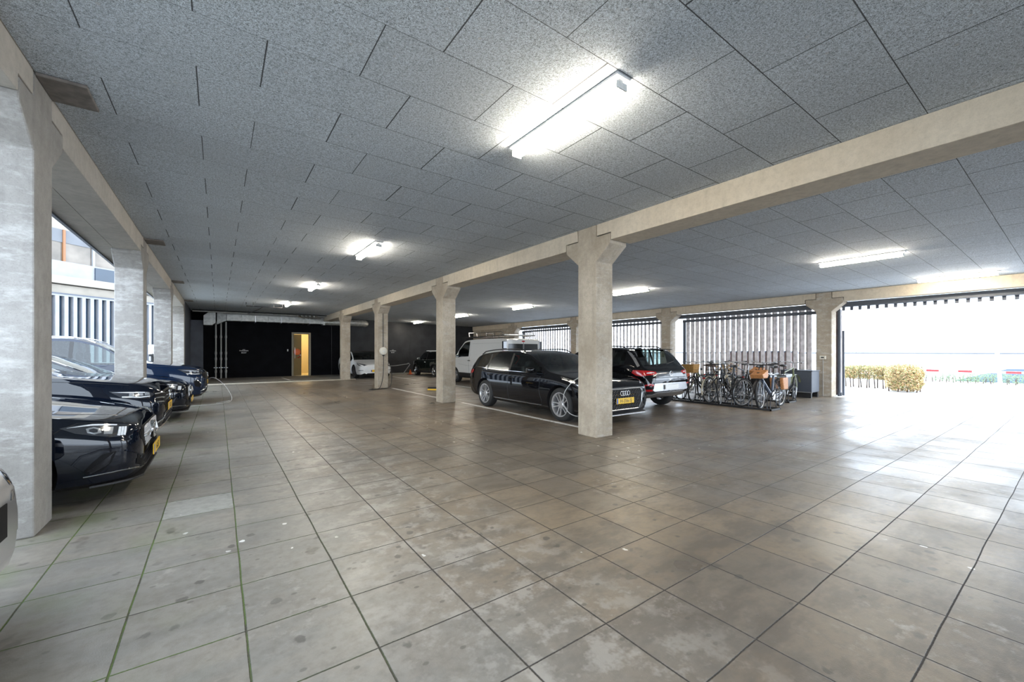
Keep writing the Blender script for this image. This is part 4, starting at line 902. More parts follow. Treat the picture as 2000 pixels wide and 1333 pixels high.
def bike(label, x, y, d, fm, kind='city', lean=0., turn=0., grp='bicycles parked in the floor rack', extras=(), R=.345, bars='swept', z=0.):
    """d=+1 front wheel at +X"""
    t = thing('bicycle', label, 'bicycle', (x, y, z), 0 if d > 0 else PI, grp); t.rotation_euler = (lean, 0, 0 if d > 0 else PI)
    wb = 1.08; fx, rx = wb/2, -wb/2; fat = .027 if kind == 'ebike' else .020
    wheel_bike('front_wheel', t, fx, R, fat, turn); wheel_bike('rear_wheel', t, rx, R, fat)
    b = MB(); bb = (-.08, 0, .29); hd = Vector((fx-.20, 0, .92)); hl = Vector((fx-.145, 0, .70)); st = Vector((-.24, 0, .80)); r = .019 if kind != 'ebike' else .03
    if kind == 'ebike': b.tube([hl, (.12, 0, .44), bb], [.036, .045, .04], n=10); b.tube([hd, (0, 0, .82), st], r*.8, n=8)
    elif kind == 'step': b.tube([hl, (.22, 0, .50), (.06, 0, .34), bb], .021, n=8); b.tube([hd-Vector((-.01, 0, .06)), (.17, 0, .56), (0, 0, .42), (-.12, 0, .42)], .017, n=8)
    else: b.tube([hl, bb], .018, n=8); b.tube([hd, st], .017, n=8)
    b.tube([bb, st], r, n=8); b.tube([hd, hl], .024, n=8)
    for sg in (1, -1):
        b.tube([(bb[0], sg*.03, bb[2]), (rx, sg*.055, R)], .011, n=6); b.tube([(st.x+.02, sg*.02, st.z-.08), (rx, sg*.055, R)], .009, n=6)
    b.build('bike_frame', fm, t, smooth=60)
    b = MB()
    for sg in (1, -1): b.tube([(hl.x, sg*.035, hl.z-.02), (fx-.06, sg*.052, .48), (fx, sg*.052, R)], .012, n=6)
    b.tube([(hl.x, -.04, hl.z-.01), (hl.x, .04, hl.z-.01)], .018); b.build('front_fork', fm, t, smooth=60)
    b = MB(); b.tube([hd, hd+Vector((-.035, 0, .13))], .014); c_ = hd+Vector((-.035, 0, .14))
    if bars == 'swept': pts = [c_+Vector(v) for v in ((-.22, -.30, .02), (-.08, -.29, .035), (.02, -.16, .03), (.05, 0, 0), (.02, .16, .03), (-.08, .29, .035), (-.22, .30, .02))]
    else: pts = [c_+Vector(v) for v in ((-.05, -.34, .02), (0, -.15, .01), (.04, 0, 0), (0, .15, .01), (-.05, .34, .02))]
    b.tube(pts, .012, n=8); hb = b.build('handlebar', 'steel' if kind != 'ebike' else 'blk', t, smooth=60)
    b = MB(); b.tube([pts[0], pts[1] if bars == 'swept' else pts[0]+Vector((.02, .12, 0))], .018); b.build('grip', 'blk', hb, smooth=60)
    b = MB(); b.tube([pts[-1], pts[-2] if bars == 'swept' else pts[-1]+Vector((.02, -.12, 0))], .018); b.build('grip', 'blk', hb, smooth=60); b = MB(); b.ball(c_+Vector((.06, .06, .03)), .03, .03, .02); b.build('bell', 'steel', hb, smooth=60)
    b = MB(); b.tube([st, st+Vector((-.05, 0, .17))], .014); s0 = st+Vector((-.06, 0, .19))
    b.ball(s0+Vector((-.05, 0, .01)), .11, .085, .035, n=14, m=8); b.ball(s0+Vector((.08, 0, .01)), .12, .028, .026, n=12, m=8); b.build('saddle', 'saddle' if 'brown' in extras else 'blk', t, smooth=60)
    # mudguards
    for nm, cx, a0, a1 in (('front_mudguard', fx, 20, 165), ('rear_mudguard', rx, 25, 200)):
        b = MB(); vs = []; n_ = 14
        for i in range(n_+1):
            a = math.radians(a0+(a1-a0)*i/n_)
            for rr, yy in ((R+.025, -.026), (R+.038, 0), (R+.025, .026), (R+.03, 0)): vs.append((cx+math.cos(a)*rr, yy, R+math.sin(a)*rr))
        fs = [(i*4+k, i*4+(k+1) % 4, i*4+4+(k+1) % 4, i*4+4+k) for i in range(n_) for k in range(4)]+[(3, 2, 1, 0), (n_*4, n_*4+1, n_*4+2, n_*4+3)]
        b.add(vs, fs); b.build(nm, fm if kind != 'ebike' else 'blk', t, smooth=50)
    b = MB(); b.lathe([(.09, .045), (.09, .052)], c=(bb[0], 0, bb[2]), axis='Y', n=24)
    for sg in (1, -1): b.tube([(bb[0], sg*.06, bb[2]), (bb[0]+sg*.13, sg*.075, bb[2]-.10)], .009); b.obox((bb[0]+sg*.13, sg*.12, bb[2]-.10), .09, .09, .022)
    b.tube([(bb[0], .05, bb[2]+.088), (rx, .05, R+.03)], .005); b.tube([(bb[0], .05, bb[2]-.088), (rx, .05, R-.03)], .005); b.build('crankset', 'steel', t, smooth=40)
    if kind != 'ebike' or 'chaincase' in extras:
        b = MB(); b.prism([(bb[0]+.10, bb[2]), (bb[0]+.06, bb[2]+.10), (rx-.04, R+.055), (rx-.06, R-.04), (bb[0]+.05, bb[2]-.10)], 'Y', .053, .068); b.build('chain_case', 'blk', t, bevel=.01)
    b = MB()
    for sg in (1, -1): b.tube([(rx+.24, sg*.06, .735), (rx-.20, sg*.06, .735), (rx-.22, 0, .735)], .008, n=6); b.tube([(rx-.08, sg*.06, .735), (rx, sg*.06, R)], .006, n=6)
    for q in (.1, -.05, -.18): b.tube([(rx+q, -.06, .735), (rx+q, .06, .735)], .006, n=6)
    b.build('luggage_rack', 'blk', t, smooth=50)
    b = MB(); b.obox((fx+.03, 0, .86), .05, .06, .06); b.build('front_lamp', 'blk', t, bevel=.01)
    b = MB(); b.obox((rx-.24, 0, .68), .03, .07, .04); b.build('rear_lamp', 'red', t, bevel=.006)
    if 'stand' in extras: b = MB(); b.tube([(bb[0]-.02, -.04, .27), (bb[0]-.10, -.26, .01)], .010); b.obox((bb[0]-.10, -.27, .01), .10, .03, .014); b.build('kickstand', 'blk', t)
    if 'panniers' in extras:
        for sg in (1, -1):
            b = MB(); b.prism([(rx-.22, .74), (rx+.18, .76), (rx+.15, .46), (rx+.05, .40), (rx-.16, .40), (rx-.23, .48)], 'Y', sg*.08, sg*.235); p = b.build('pannier_bag', 'blk', t, bevel=.03)
            b = MB(); b.prism([(rx-.23, .765), (rx+.19, .785), (rx+.18, .70), (rx-.22, .68)], 'Y', sg*.078, sg*.25); b.build('pannier_flap', 'flap', p, bevel=.015)
    if 'tanbags' in extras:
        for sg in (1, -1): b = MB(); b.prism([(rx-.16, .72), (rx+.16, .72), (rx+.13, .42), (rx-.13, .42)], 'Y', sg*.075, sg*.16); b.build('pannier_bag', 'tan', t, bevel=.02)
    if 'redbags' in extras:
        for sg in (1, -1): b = MB(); b.prism([(rx-.18, .76), (rx+.18, .76), (rx+.15, .40), (rx-.15, .40)], 'Y', sg*.075, sg*.21); b.build('pannier_bag', 'f_red', t, bevel=.03)
    if 'wicker' in extras:
        b = MB(); x0 = fx+.02; outer = [(-.16, -.19), (.16, -.19), (.16, .19), (-.16, .19)]; n_ = len(outer)
        def rg(k, z): return [(x0+p[0]*k, p[1]*k, z) for p in outer]
        vs = rg(.78, .80)+rg(1, 1.03)+rg(.93, 1.03)+rg(.72, .82); fs = [(3, 2, 1, 0), (12, 13, 14, 15)]
        for a in (0, 4, 8): fs += [(a+i, a+(i+1) % 4, a+4+(i+1) % 4, a+4+i) for i in range(4)]
        b.add(vs, fs)
        for z_, k_ in ((1.03, .99), (.97, .95), (.90, .88), (.83, .82)): b.tube([(x0+p[0]*k_, p[1]*k_, z_) for p in outer], .012, n=6, closed=True)
        b.build('wicker_basket', 'wick', t, bevel=.01)
    if 'tanbasket' in extras:
        b = MB(); x0 = fx+.0; b.prism([(x0-.16, .95), (x0-.16, .80), (x0-.10, .74), (x0+.12, .74), (x0+.17, .84), (x0+.08, .86)], 'Y', -.15, .15); b.build('leather_basket', 'tan', t, bevel=.02)
    if 'crate' in extras:
        b = MB(); x0, x1, y0, y1, z0, z1 = fx-.14, fx+.20, -.20, .20, .80, 1.06
        for z_ in (z0, (z0+z1)/2, z1): b.tube([(x0, y0, z_), (x1, y0, z_), (x1, y1, z_), (x0, y1, z_)], .008 if z_ < z1 else .012, n=5, closed=True)
        for i in range(6):
            q = i/5
            for yy in (y0, y1): b.tube([(x0+(x1-x0)*q, yy, z0), (x0+(x1-x0)*q, yy, z1)], .006, n=5)
            for xx in (x0, x1): b.tube([(xx, y0+(y1-y0)*q, z0), (xx, y0+(y1-y0)*q, z1)], .006, n=5)
            b.tube([(x0+(x1-x0)*q, y0, z0), (x0+(x1-x0)*q, y1, z0)], .006, n=5)
        b.build('front_crate', 'blk', t, smooth=50)
    if 'flowers' in extras:
        b = MB(); rr = random.Random(3); hc = hd+Vector((.05, 0, .02))
        for i in range(70):
            p = hc+Vector((rr.gauss(0, .07), rr.gauss(0, .15), rr.gauss(0, .07))); b.obox(p, .05, .03, .006, rz=rr.uniform(0, 6), ry=rr.uniform(-1, 1), rx=rr.uniform(-1, 1))
        b.build('flower_garland', 'garland', t)
    return t
M['flap'] = simple('pannier_flap_vinyl', (.10, .11, .12), .25, coat=.3); M['garland'] = simple('dried_garland', (.50, .34, .16), .8, var=.6, nscale=40.)
bike('slate blue electric bicycle with a thick down tube and tan front basket, nearest the exit', 11.25, 4.62, -1, 'f_blue', 'ebike', .05, .15, extras=('tanbags', 'stand', 'tanbasket'), bars='flat')
bike('black bicycle with glossy black pannier bags, between the electric bicycle and the crate bicycle', 11.42, 5.14, -1, 'f_black', 'step', -.05, -.3, extras=('panniers',))
bike('step-through black bicycle with a black wire crate in front', 11.15, 5.56, -1, 'f_black', 'step', .08, .35, extras=('crate', 'stand'))
bike('cream framed bicycle with a dried garland on its handlebar', 11.40, 5.98, 1, 'f_cream', 'city', -.04, 0, extras=('flowers', 'brown'))
bike('black step-through bicycle with a square wicker front basket', 11.30, 6.42, -1, 'f_black', 'step', .05, .25, extras=('wicker', 'brown', 'stand'))
bike('bicycle with red-orange pannier bags beside the wicker basket bicycle', 11.45, 6.86, 1, 'f_green', 'city', -.03, .2, extras=('redbags',))
g2 = 'bicycles in the second row by the slatted screen'
bike('olive bicycle with black panniers, nearest of the second row by the screen', 13.30, 5.05, 1, 'f_green', 'city', .04, .2, g2, ('panniers',))
bike('black bicycle with a tan leather basket in the second row', 13.2, 5.60, -1, 'f_black', 'step', -.04, -.2, g2, ('tanbasket',))
bike('dark bicycle with flat handlebars in the middle of the second row', 13.2, 6.25, -1, 'f_blue', 'city', .05, .3, g2, (), bars='flat')
bike('black bicycle with swept handlebars at the far end of the second row', 13.2, 6.95, 1, 'f_black', 'step', -.05, .1, g2, ())
# floor racks
def rack(x, y0, y1, label):
    t = thing('bicycle_rack', label, 'bicycle rack', (x, (y0+y1)/2, 0), 0, 'floor racks for bicycles'); hy = (y1-y0)/2
    b = MB(); b.box(-.02, .02, -hy, hy, .005, .045); b.box(.46, .50, -hy, hy, .005, .045); b.box(-.02, .5, -hy, -hy+.03, .005, .04); b.box(-.02, .5, hy-.03, hy, .005, .04); b.build('base_rail', 'blk', t)
    n_ = int((y1-y0)/.40)
    for i in range(n_+1):
        yy = -hy+.06+i*(2*hy-.12)/n_; b = MB(); high = .16 if i % 2 else 0
        for s_ in (-.035, .035):
            b.tube([(0, yy+s_, .03), (0, yy+s_, .24+high*.4), (.12, yy+s_, .34+high), (.42, yy+s_, .50+high), (.48, yy+s_, .44+high), (.48, yy+s_, .03)], .010, n=6)
        b.build('wheel_holder', 'rimd', t, smooth=60)
rack(10.50, 4.30, 7.3, 'low dark steel floor rack under the front row of bicycles'); rack(12.55, 4.7, 7.4, 'steel floor rack under the second row of bicycles')
# ================================================================ SLATTED SCREENS
def screen(k, label, pitch, sw, dw, zt, cover=1.):
    ya, yb = Y0+k*BAY+CW+.02, Y0+(k+1)*BAY-.02; cz = zc(XR)
    t = thing('slatted_screen', label, 'slatted screen', (XR+.45, (ya+yb)/2, 0), 0, 'wooden slat screens between the right columns'); hy = (yb-ya)/2
    n_ = int((yb-ya-.5)/pitch); b = MB(); rr = random.Random(k+5)
    for i in range(n_):
        yy = hy-.42-(i+.5)*(2*hy-.62)/n_; d_ = rr.uniform(-.006, .006)
        b.box(-.02+d_, .02+d_, yy-sw/2, yy+sw/2, .06, zt)
    b.build('slat_panel', 'slat', t)
    if dw:
        b = MB()
        for i in range(n_):
            yy = hy-.42-(i+.5)*(2*hy-.62)/n_+sw/2+dw/2+.01; b.box(.02, .07, yy-dw/2, yy+dw/2, .02, zt)
        b.build('rear_slat_panel', 'slatd', t)
    b = MB(); b.box(-.09, -.03, -hy+.1, hy-.32, 2.60, 2.70); b.build('cross_rail', 'steeld', t)
    b = MB(); b.box(-.09, -.03, -hy+.2, hy-.42, .10, .18); b.build('cross_rail', 'steeld', t)
    for q in (hy-.40, -hy+.02): b = MB(); b.box(-.08, .04, q, q+.07, 0, 2.7); b.build('screen_post', 'steeld', t)
    b = MB(); b.box(-.10, .12, -hy+.01, hy, 2.76, cz-.31); b.build('head_panel', 'steeld', t)
screen(0, 'grey wooden slat screen behind the parked bicycles', .205, .118, .034, 2.76)
screen(1, 'grey wooden slat screen in the bay just left of the bicycles, bright gaps', .20, .075, .03, 2.76)
screen(2, 'farthest slatted screen, beside the white van roof rack', .20, .085, .03, 2.76)
# comb of slat ends over the driveway exit
ya, yb = Y0-BAY+CW+.02, Y0-.05
t = thing('exit_head_panel', 'dark head beam with short slat ends hanging over the open driveway exit', 'head beam', (XR+.45, (ya+yb)/2, 0)); hy = (yb-ya)/2
b = MB(); b.box(-.14, .12, -hy, hy, 2.765, zc(XR)-.31); b.build('head_beam', 'steeld', t)
for i in range(27): b = MB(); yy = hy-.12-i*.2; b.box(-.02, .02, yy-.04, yy+.03, 2.66, 2.766); b.build('slat_end', 'slate', t)
# sliding gate edge beside the exit column
t = thing('sliding_gate', 'dark sliding gate leaf parked beside the brown exit column', 'gate', (XR+.62, Y0-.03, 0))
b = MB(); b.box(-.03, .03, -.02, .40, .02, 2.70); b.build('gate_leaf', 'slatd', t)
b = MB(); b.box(-.07, -.03, -.03, .04, .0, 2.75); b.build('gate_post', 'steeld', t); b = MB(); b.box(.25, .31, -.04, .03, .0, 2.06); b.build('gate_post', 'steeld', t)
b = MB(); b.box(.05, .09, -.03, .01, .0, 2.72); b.build('gate_edge', 'slat', t)
b = MB(); b.tube([(-.20, -.05, .02), (-.20, -.05, .72)], .018); b.build('latch_rod', 'steeld', t)
b = MB(); b.lathe([(.05, -.03), (.05, .03)], c=(0, -.02, .055), axis='Y'); b.build('gate_roller', 'blk', t)
# heat-pump like dark cabinet between bikes and column
t = thing('dark_cabinet', 'dark slate cabinet on short feet between the bicycles and the brown column', 'cabinet', (14.70, 5.22, 0))
b = MB(); b.box(-.30, .30, -.42, .42, .16, .80); b.build('cabinet_body', 'steeld', t, bevel=.015)
b = MB(); b.box(-.32, .32, -.44, .44, .80, .825); b.build('cabinet_lid', 'slate', t, bevel=.006)
for sx in (-.25, .25): b = MB(); b.box(sx-.04, sx+.04, -.40, .40, .0, .16); b.build('cabinet_foot', 'blk', t)
b = MB(); b.tube([(-.36, -.46, .17), (-.36, .46, .17)], .012); b.build('cabinet_rail', 'steel', t)
# switch box on column R0 with conduit
t = thing('switch_box', 'small cream switch box with grey conduit on the brown column by the exit', 'switch box', (XR-.03, Y0+.215, 1.21))
b = MB(); b.box(-.03, .028, -.08, .08, -.055, .055); b.build('box_casing', 'cream', t, bevel=.008); b = MB(); b.box(-.036, -.029, -.04, .04, -.018, .018); b.build('switch_plate', 'blk', t)
b = MB(); b.tube([(.015, 0, -.055), (.015, 0, -1.20)], .010); b.build('conduit', 'pipe', t, smooth=60)
# charger on column M2
xm = XM+CD/2; ym = Y0+2*BAY
t = thing('wall_charger', 'round cream charger box on the third mid-hall column with a hanging cable', 'charger', (xm, ym-.002, 1.42))
b = MB(); b.lathe([(.001, -.10), (.115, -.10), (.14, -.085), (.145, -.03), (.145, 0), (.001, 0)], axis='Y', n=32); b.build('charger_casing', 'cream', t, smooth=40)
b = MB(); b.lathe([(.03, -.115), (.03, -.10)], c=(0, 0, -.02), axis='Y', n=16); b.build('charger_socket', 'house', t)
b = MB(); b.obox((0, -.05, -.17), .07, .07, .05); b.build('cable_gland', 'blk', t, bevel=.008)
b = MB(); b.tube([(0, -.012, .14), (0, -.012, 1.55)], .012); b.build('supply_conduit', 'blk', t, smooth=60)
t = thing('charging_cable', 'black charging cable looping on the floor below the cream charger', 'cable', (xm, ym, 0))
b = MB(); pts = [(0, -.055, 1.24), (.0, -.06, .9), (-.01, -.07, .55), (-.08, -.12, .22), (-.22, -.30, .04), (-.42, -.52, .014), (-.60, -.62, .014), (-.68, -.52, .014), (-.55, -.42, .014), (-.36, -.48, .016), (-.15, -.42, .016), (.08, -.30, .02), (.24, -.18, .10), (.30, -.10, .32), (.31, -.08, .60), (.34, .10, .80), (.26, .35, .86), (.24, .5, .84)]
def smoothpts(p, n_=6, closed=False):
    out = []; P = [Vector(q) for q in p]
    for i in range(len(P)-1):
        p0 = P[max(0, i-1)]; p1 = P[i]; p2 = P[i+1]; p3 = P[min(len(P)-1, i+2)]
        for k in range(n_):
            u = k/n_; out.append(.5*((2*p1)+(-p0+p2)*u+(2*p0-5*p1+4*p2-p3)*u*u+(-p0+3*p1-3*p2+p3)*u**3))
    return out+[P[-1]]
b.tube(smoothpts(pts), .013, n=8); b.build('cable', 'blk', t, smooth=60)
b = MB(); b.obox((.26, .35, .86), .06, .22, .07, rz=.2); b.build('plug', 'blk', t, bevel=.012)
# second cable, from tall dark blue SUV nose
t = thing('charging_cable', 'thin cable arching from the tall dark blue SUV to a coil on the floor', 'cable', (-.2, 14.2, 0))
b = MB(); b.tube(smoothpts([(-.06, .0, .64), (.12, -.05, .66), (.35, -.2, .45), (.50, -.45, .15), (.45, -.62, .02), (.25, -.75, .014), (.16, -.60, .014), (.30, -.45, .02), (.46, -.5, .05), (.2, -.9, .014), (-.4, -1.0, .014), (-1.2, -.95, .014)]), .007, n=8); b.build('cable', 'pipe', t, smooth=60)
b = MB(); b.obox((-.04, 0, .64), .12, .05, .05); b.build('plug', 'blk', t, bevel=.01)
t = thing('charging_cable', 'grey cable hanging in a curve between the nearest mid-hall column and the black estate', 'cable', (XM+.05, Y0+CW+.02, 0))
b = MB(); b.tube(smoothpts([(.02, .02, .95), (-.02, .16, .86), (-.10, .26, .68), (-.10, .28, .48), (-.04, .22, .34), (.04, .14, .28), (.16, .06, .25), (.3, .02, .02)]), .007, n=8); b.build('cable', 'pipe', t, smooth=60)
# charging post in the yard
t = thing('charging_post', 'white-topped black charging post outside, between the second and third left columns', 'charging post', (-1.75, 17.9, 0))
b = MB(); b.tube([(0, 0, 0), (0, 0, 1.25)], .05, n=12); b.build('post', 'blk', t, smooth=50); b = MB(); b.box(-.11, .11, -.09, .09, 1.30, 1.62); b.build('charger_head', 'wpl', t, bevel=.02); b = MB(); b.tube([(0, -.09, 1.32), (.1, -.16, 1.1), (.14, -.15, .8), (.08, -.08, .6)], .013); b.build('cable', 'blk', t)
b = MB(); b.box(-.09, .09, -.07, .07, 1.24, 1.30); b.build('neck', 'blk', t)
# ================================================================ BACK OF THE HALL
t = thing('air_duct', 'long galvanised rectangular air duct under the ceiling along the black back wall', 'duct', (0, YB-.95, 0))
b = MB(); b.prism([(-.60, 2.72), (-.25, 2.72), (-.10, 2.86), (-.10, 3.38), (-.38, 3.38), (-.60, 3.20)], 'Y', -.0, .55); b.build('duct_end', 'galv', t, bevel=.01)
b = MB(); vs = [(-.05, 0, 2.78), (-.05, 0, 3.38), (.34, -.05, 3.36), (.34, -.05, 2.98), (-.05, .5, 2.78), (-.05, .5, 3.38), (.34, .5, 3.36), (.34, .5, 2.98)]
b.add(vs, [(0, 1, 2, 3), (7, 6, 5, 4), (0, 4, 5, 1), (1, 5, 6, 2), (2, 6, 7, 3), (3, 7, 4, 0)]); b.build('duct_transition', 'galv', t)
x = .36
for i, (x1) in enumerate((1.0, 2.2, 3.2, 3.95, 4.9)):
    b = MB(); b.box(x, x1-.03, -.05, .5, 2.98, 3.36); b.box(x1-.03, x1-.005, -.075, .52, 2.955, 3.385); b.build('duct_section', 'galv', t, bevel=.004); x = x1
b = MB(); b.tube([(4.9, .2, 3.12), (6.1, .2, 3.12), (7.1, .2, 3.12), (7.35, .3, 3.12), (7.45, .6, 3.12)], .19, n=20); b.build('round_duct', 'galv', t, smooth=50)
b = MB(); b.box(4.9, 5.0, .0, .4, 2.92, 3.34); b.build('duct_flange', 'galv', t)
for x in (1.6, 2.8, 4.2): b = MB(); b.box(x-.02, x+.02, -.11, -.08, 2.93, 3.42); b.box(x-.02, x+.02, -.11, .5, 2.93, 2.95); b.build('duct_hanger', 'steel', t)
for i, (x, lb) in enumerate(((-.10, 'leftmost grey drain pipe running from duct to floor on the black wall'), (.12, 'middle grey drain pipe on the black wall'), (.33, 'rightmost grey drain pipe on the black wall'))):
    t = thing('drain_pipe', lb, 'pipe', (x, YB-.30, 0), 0, 'vertical drain pipes by the back wall')
    b = MB(); b.tube([(0, 0, 0), (0, 0, 2.95)], .036, n=12); b.build('pipe_shaft', 'pipe', t, smooth=50)
    for z_ in (.30, .95, 1.25, 2.1): b = MB(); b.tube([(0, 0, z_), (0, 0, z_+.13)], .050, n=12); b.build('pipe_collar', 'pipe', t, smooth=50)
    b = MB(); b.box(-.09, .09, .0, .02, .55, .57); b.box(-.02, .02, 0, .29, .55, .57); b.build('pipe_bracket', 'steel', t)
zz = 3.37
for i, (y, xa, xb, z_, r_, lb, mt_) in enumerate(((YB-1.7, -1.0, 5.2, 3.34, .03, 'long pale pipe just under the ceiling in front of the duct', 'galv'), (YB-1.35, .2, 4.9, 3.30, .025, 'thinner pale pipe under the ceiling between the long pipe and the duct', 'pipe'), (YB-1.95, -1.0, 4.9, 3.385, .016, 'thin dark conduit tight to the ceiling before the back wall', 'blk'))):
    b = MB(); b.tube([(xa, y, z_), (xb, y, z_)], r_, n=10); tag(b.build('ceiling_pipe', mt_, smooth=50), lb, 'pipe')
b = MB(); b.tube([(3.25, YB-1.1, 3.30), (3.25, YB-3.8, 3.30)], .025)
t = thing('conduit_frame', 'small dark pipe frame hanging from the ceiling left of the farthest lane batten', 'pipe frame', (1.55, 20.4, 3.30))
b = MB(); b.tube([(-.60, 0, .15), (-.60, 0, 0), (.72, 0, 0), (.72, 0, .14)], .020, n=8); b.build('frame_tube', 'rimd', t, smooth=60)
b = MB(); b.tube([(.0, 0, .0), (-.05, 1.4, 0), (-.35, 4.2, .0)], .018, n=8); b.tube([(-.35, 0, 0), (-.35, 0, .16)], .012); b.tube([(.4, 0, 0), (.4, 0, .15)], .012); b.build('branch_tube', 'rimd', t, smooth=60)
t = thing('flexible_duct', 'ribbed flexible duct piece beside the farthest lane batten over the air duct', 'duct', (4.0, YB-1.6, 3.25))
for i in range(5): b = MB(); b.tube([(i*.2-.55, -.4, .06), (i*.2-.15, .1, .0)], .05, n=12); b.build('duct_rib', 'galv', t, smooth=50)
b = MB(); b.box(-1.1, 4.9, YB-2.05, YB-.0, 3.40, 3.415)
# wall signs
def sign(x, lb, lines):
    t = thing('wall_sign', lb, 'sign', (x, YB-.003, 1.42), 0, 'small painted notices on the back wall')
    for z_, tx, sz in lines: text(tx, sz, 'wpl', (0, -.002, z_), (PI/2, 0, 0), t, 'lettering')
sign(1.13, 'small white painted notice on the black wall left of the open door', ((.075, 'NIET', .06), (.02, 'PARKEREN', .085), (-.09, 'BEZET', .085)))
sign(9.32, 'small white painted notice on the lamplit back wall right of the charger column', ((.075, 'NIET', .06), (.02, 'PARKEREN', .085), (-.09, 'BEZET', .085)))
t = thing('door_keypad', 'tiny white access keypad left of the open back door', 'keypad', (3.22, YB-.02, 1.47)); b = MB(); b.box(-.03, .03, -.01, .018, -.06, .06); b.build('keypad_casing', 'wpl', t, bevel=.004)
b = MB(); b.box(-.03, .03, -.012, -.0, -.05, .0); b.build('keypad_face', 'galv', t)
# kerbs and lines
b = MB(); b.box(-1.0, 5.6, 21.30, 21.42, -.1, .035); tag(b.build('kerb', 'kerb', bevel=.01), 'low pale concrete kerb in front of the dark back paving', 'kerb')
def line(x0, y0, x1, y1, lb, w=.09):
    b = MB(); d = Vector((x1-x0, y1-y0)).normalized()*w/2; n_ = Vector((-d.y, d.x)); 
    b.prism([(x0-n_.x, y0-n_.y), (x1-n_.x, y1-n_.y), (x1+n_.x, y1+n_.y), (x0+n_.x, y0+n_.y)], 'Z', .0005, .004); tag(b.build('parking_line', 'white'), lb, 'parking line', 'white bay lines')
line(5.42, 5.0, 5.42, 9.95, 'white parking line along the near side of the black estate')
line(5.38, 10.6, 5.40, 15.4, 'white parking line past the second mid-hall column')
line(2.75, 24.9, 2.85, 22.7, 'short white line on the dark paving before the open door', .08)
line(7.95, 10.6, 7.95, 15.4, 'white parking line in front of the white van'); line(7.9, 19.2, 7.9, 22.5, 'faint white line behind the round charger column')
# bent tube rack, cone, wheel stop
t = thing('tube_stand', 'bent silver tube bicycle stand against the lamplit back wall', 'stand', (9.1, 24.9, 0), 1.2)
b = MB(); 
for s_ in (-.30, .0): b.tube([(s_, -.5, .62), (s_, -.62, .68), (s_, -.7, .60), (s_+.1, -.30, .03), (s_+.1, .40, .03)], .022, n=8)
b.tube([(0, -.5, .62), (.1, .2, .52), (.1, .55, .50), (.1, .6, .03)], .022, n=8); b.build('bent_tube', 'steel', t, smooth=60)
t = thing('traffic_cone', 'small red traffic cone on the floor by the front wheel of the small black hatchback', 'cone', (9.60, 24.2, 0))
b = MB(); b.lathe([(.13, .02), (.09, .03), (.025, .30), (.001, .30)], n=20); b.build('cone_body', 'orange', t, smooth=40); b = MB(); b.box(-.15, .15, -.15, .15, 0, .02); b.build('cone_base', 'red', t, bevel=.01)
t = thing('wheel_stop', 'yellow and black rubber wheel stop left of the second mid-hall column', 'wheel stop', (6.55, 13.65, 0), .9)
b = MB(); b.prism([(-.10, 0), (-.085, .05), (.085, .05), (.10, 0)], 'Y', -.45, .45); b.build('stop_body', 'yel', t, bevel=.01)
b = MB(); b.prism([(-.085, .052), (-.05, .115), (.05, .115), (.085, .052)], 'Y', -.44, .44); b.build('stop_cap', 'blk', t, bevel=.006)
# ================================================================ OUTSIDE, RIGHT
M['leaf1'] = simple('autumn_hedge_leaves', (.62, .42, .22), .7, var=.5, nscale=9.); M['leaf2'] = simple('green_hedge_leaves', (.27, .30, .11), .7, var=.5, nscale=9.)
M['leaf3'] = simple('pale_green_leaves', (.16, .22, .12), .7, var=.3, nscale=5.); M['twig'] = simple('hedge_twigs', (.10, .07, .05), .8)
def hedge(lb, cx, cy, lx, ly, z0, z1, mats, n_, seed, rz=0.):
    t = thing('hedge', lb, 'hedge', (cx, cy, 0), rz, 'hedges beyond the driveway'); rr = random.Random(seed)
    for mi, m_ in enumerate(mats):
        b = MB()
        for i in range(n_//len(mats)):
            while True:
                p = Vector((rr.uniform(-1, 1), rr.uniform(-1, 1), rr.uniform(-1, 1)))
                if abs(p.x)**4+abs(p.y)**4+abs(p.z)**4 < rr.uniform(.75, 1.15) and (abs(p.x) > .4 or abs(p.y) > .4 or p.z > .3): break
            p = Vector((p.x*lx/2, p.y*ly/2, (z0+z1)/2+p.z*(z1-z0)/2)); s_ = rr.uniform(.016, .034)
            u = Vector((rr.gauss(0, 1), rr.gauss(0, 1), rr.gauss(0, 1))).normalized(); v = u.orthogonal().normalized()
            b.add([p-u*s_, p+v*s_*.55, p+u*s_, p-v*s_*.55], [(0, 1, 2, 3)])
        o = b.build('foliage', m_, t); o['kind'] = 'stuff'
    b = MB(); k = max(3, int(ly/.22))
    for i in range(k):
        for xx in (-lx*.2, lx*.2):
            yy = -ly/2+(i+.5)*ly/k; b.tube([(xx, yy, -.02), (xx+rr.uniform(-.05, .05), yy+rr.uniform(-.05, .05), z0+.2), (xx+rr.uniform(-.1, .1), yy+rr.uniform(-.1, .1), z1-.15)], [.022, .016, .006], n=5)
    o = b.build('stems', 'twig', t); o['kind'] = 'stuff'
hedge('green and brown clipped hedge with bare stems, left of the yellow bush', 20.4, 4.95, .8, 1.7, .32, .88, ('leaf2', 'leaf1'), 11000, 4)
hedge('rounded yellow-orange autumn bush at the end of the hedge', 19.55, 3.75, 1.3, .95, .02, .96, ('leaf1', 'leaf1', 'leaf2'), 13000, 5)
hedge('pale green low planting beyond the barrier', 27.6, 1.0, 1.6, 9, .02, .42, ('leaf3',), 9000, 6)
t = thing('barrier', 'white barrier pole with red bands across the driveway', 'barrier', (22.6, 2.0, 0))
b = MB(); b.tube([(0, 2.2, .66), (0, -3.2, .66)], .045, n=10); b.build('barrier_pole', 'wpl', t, smooth=60)
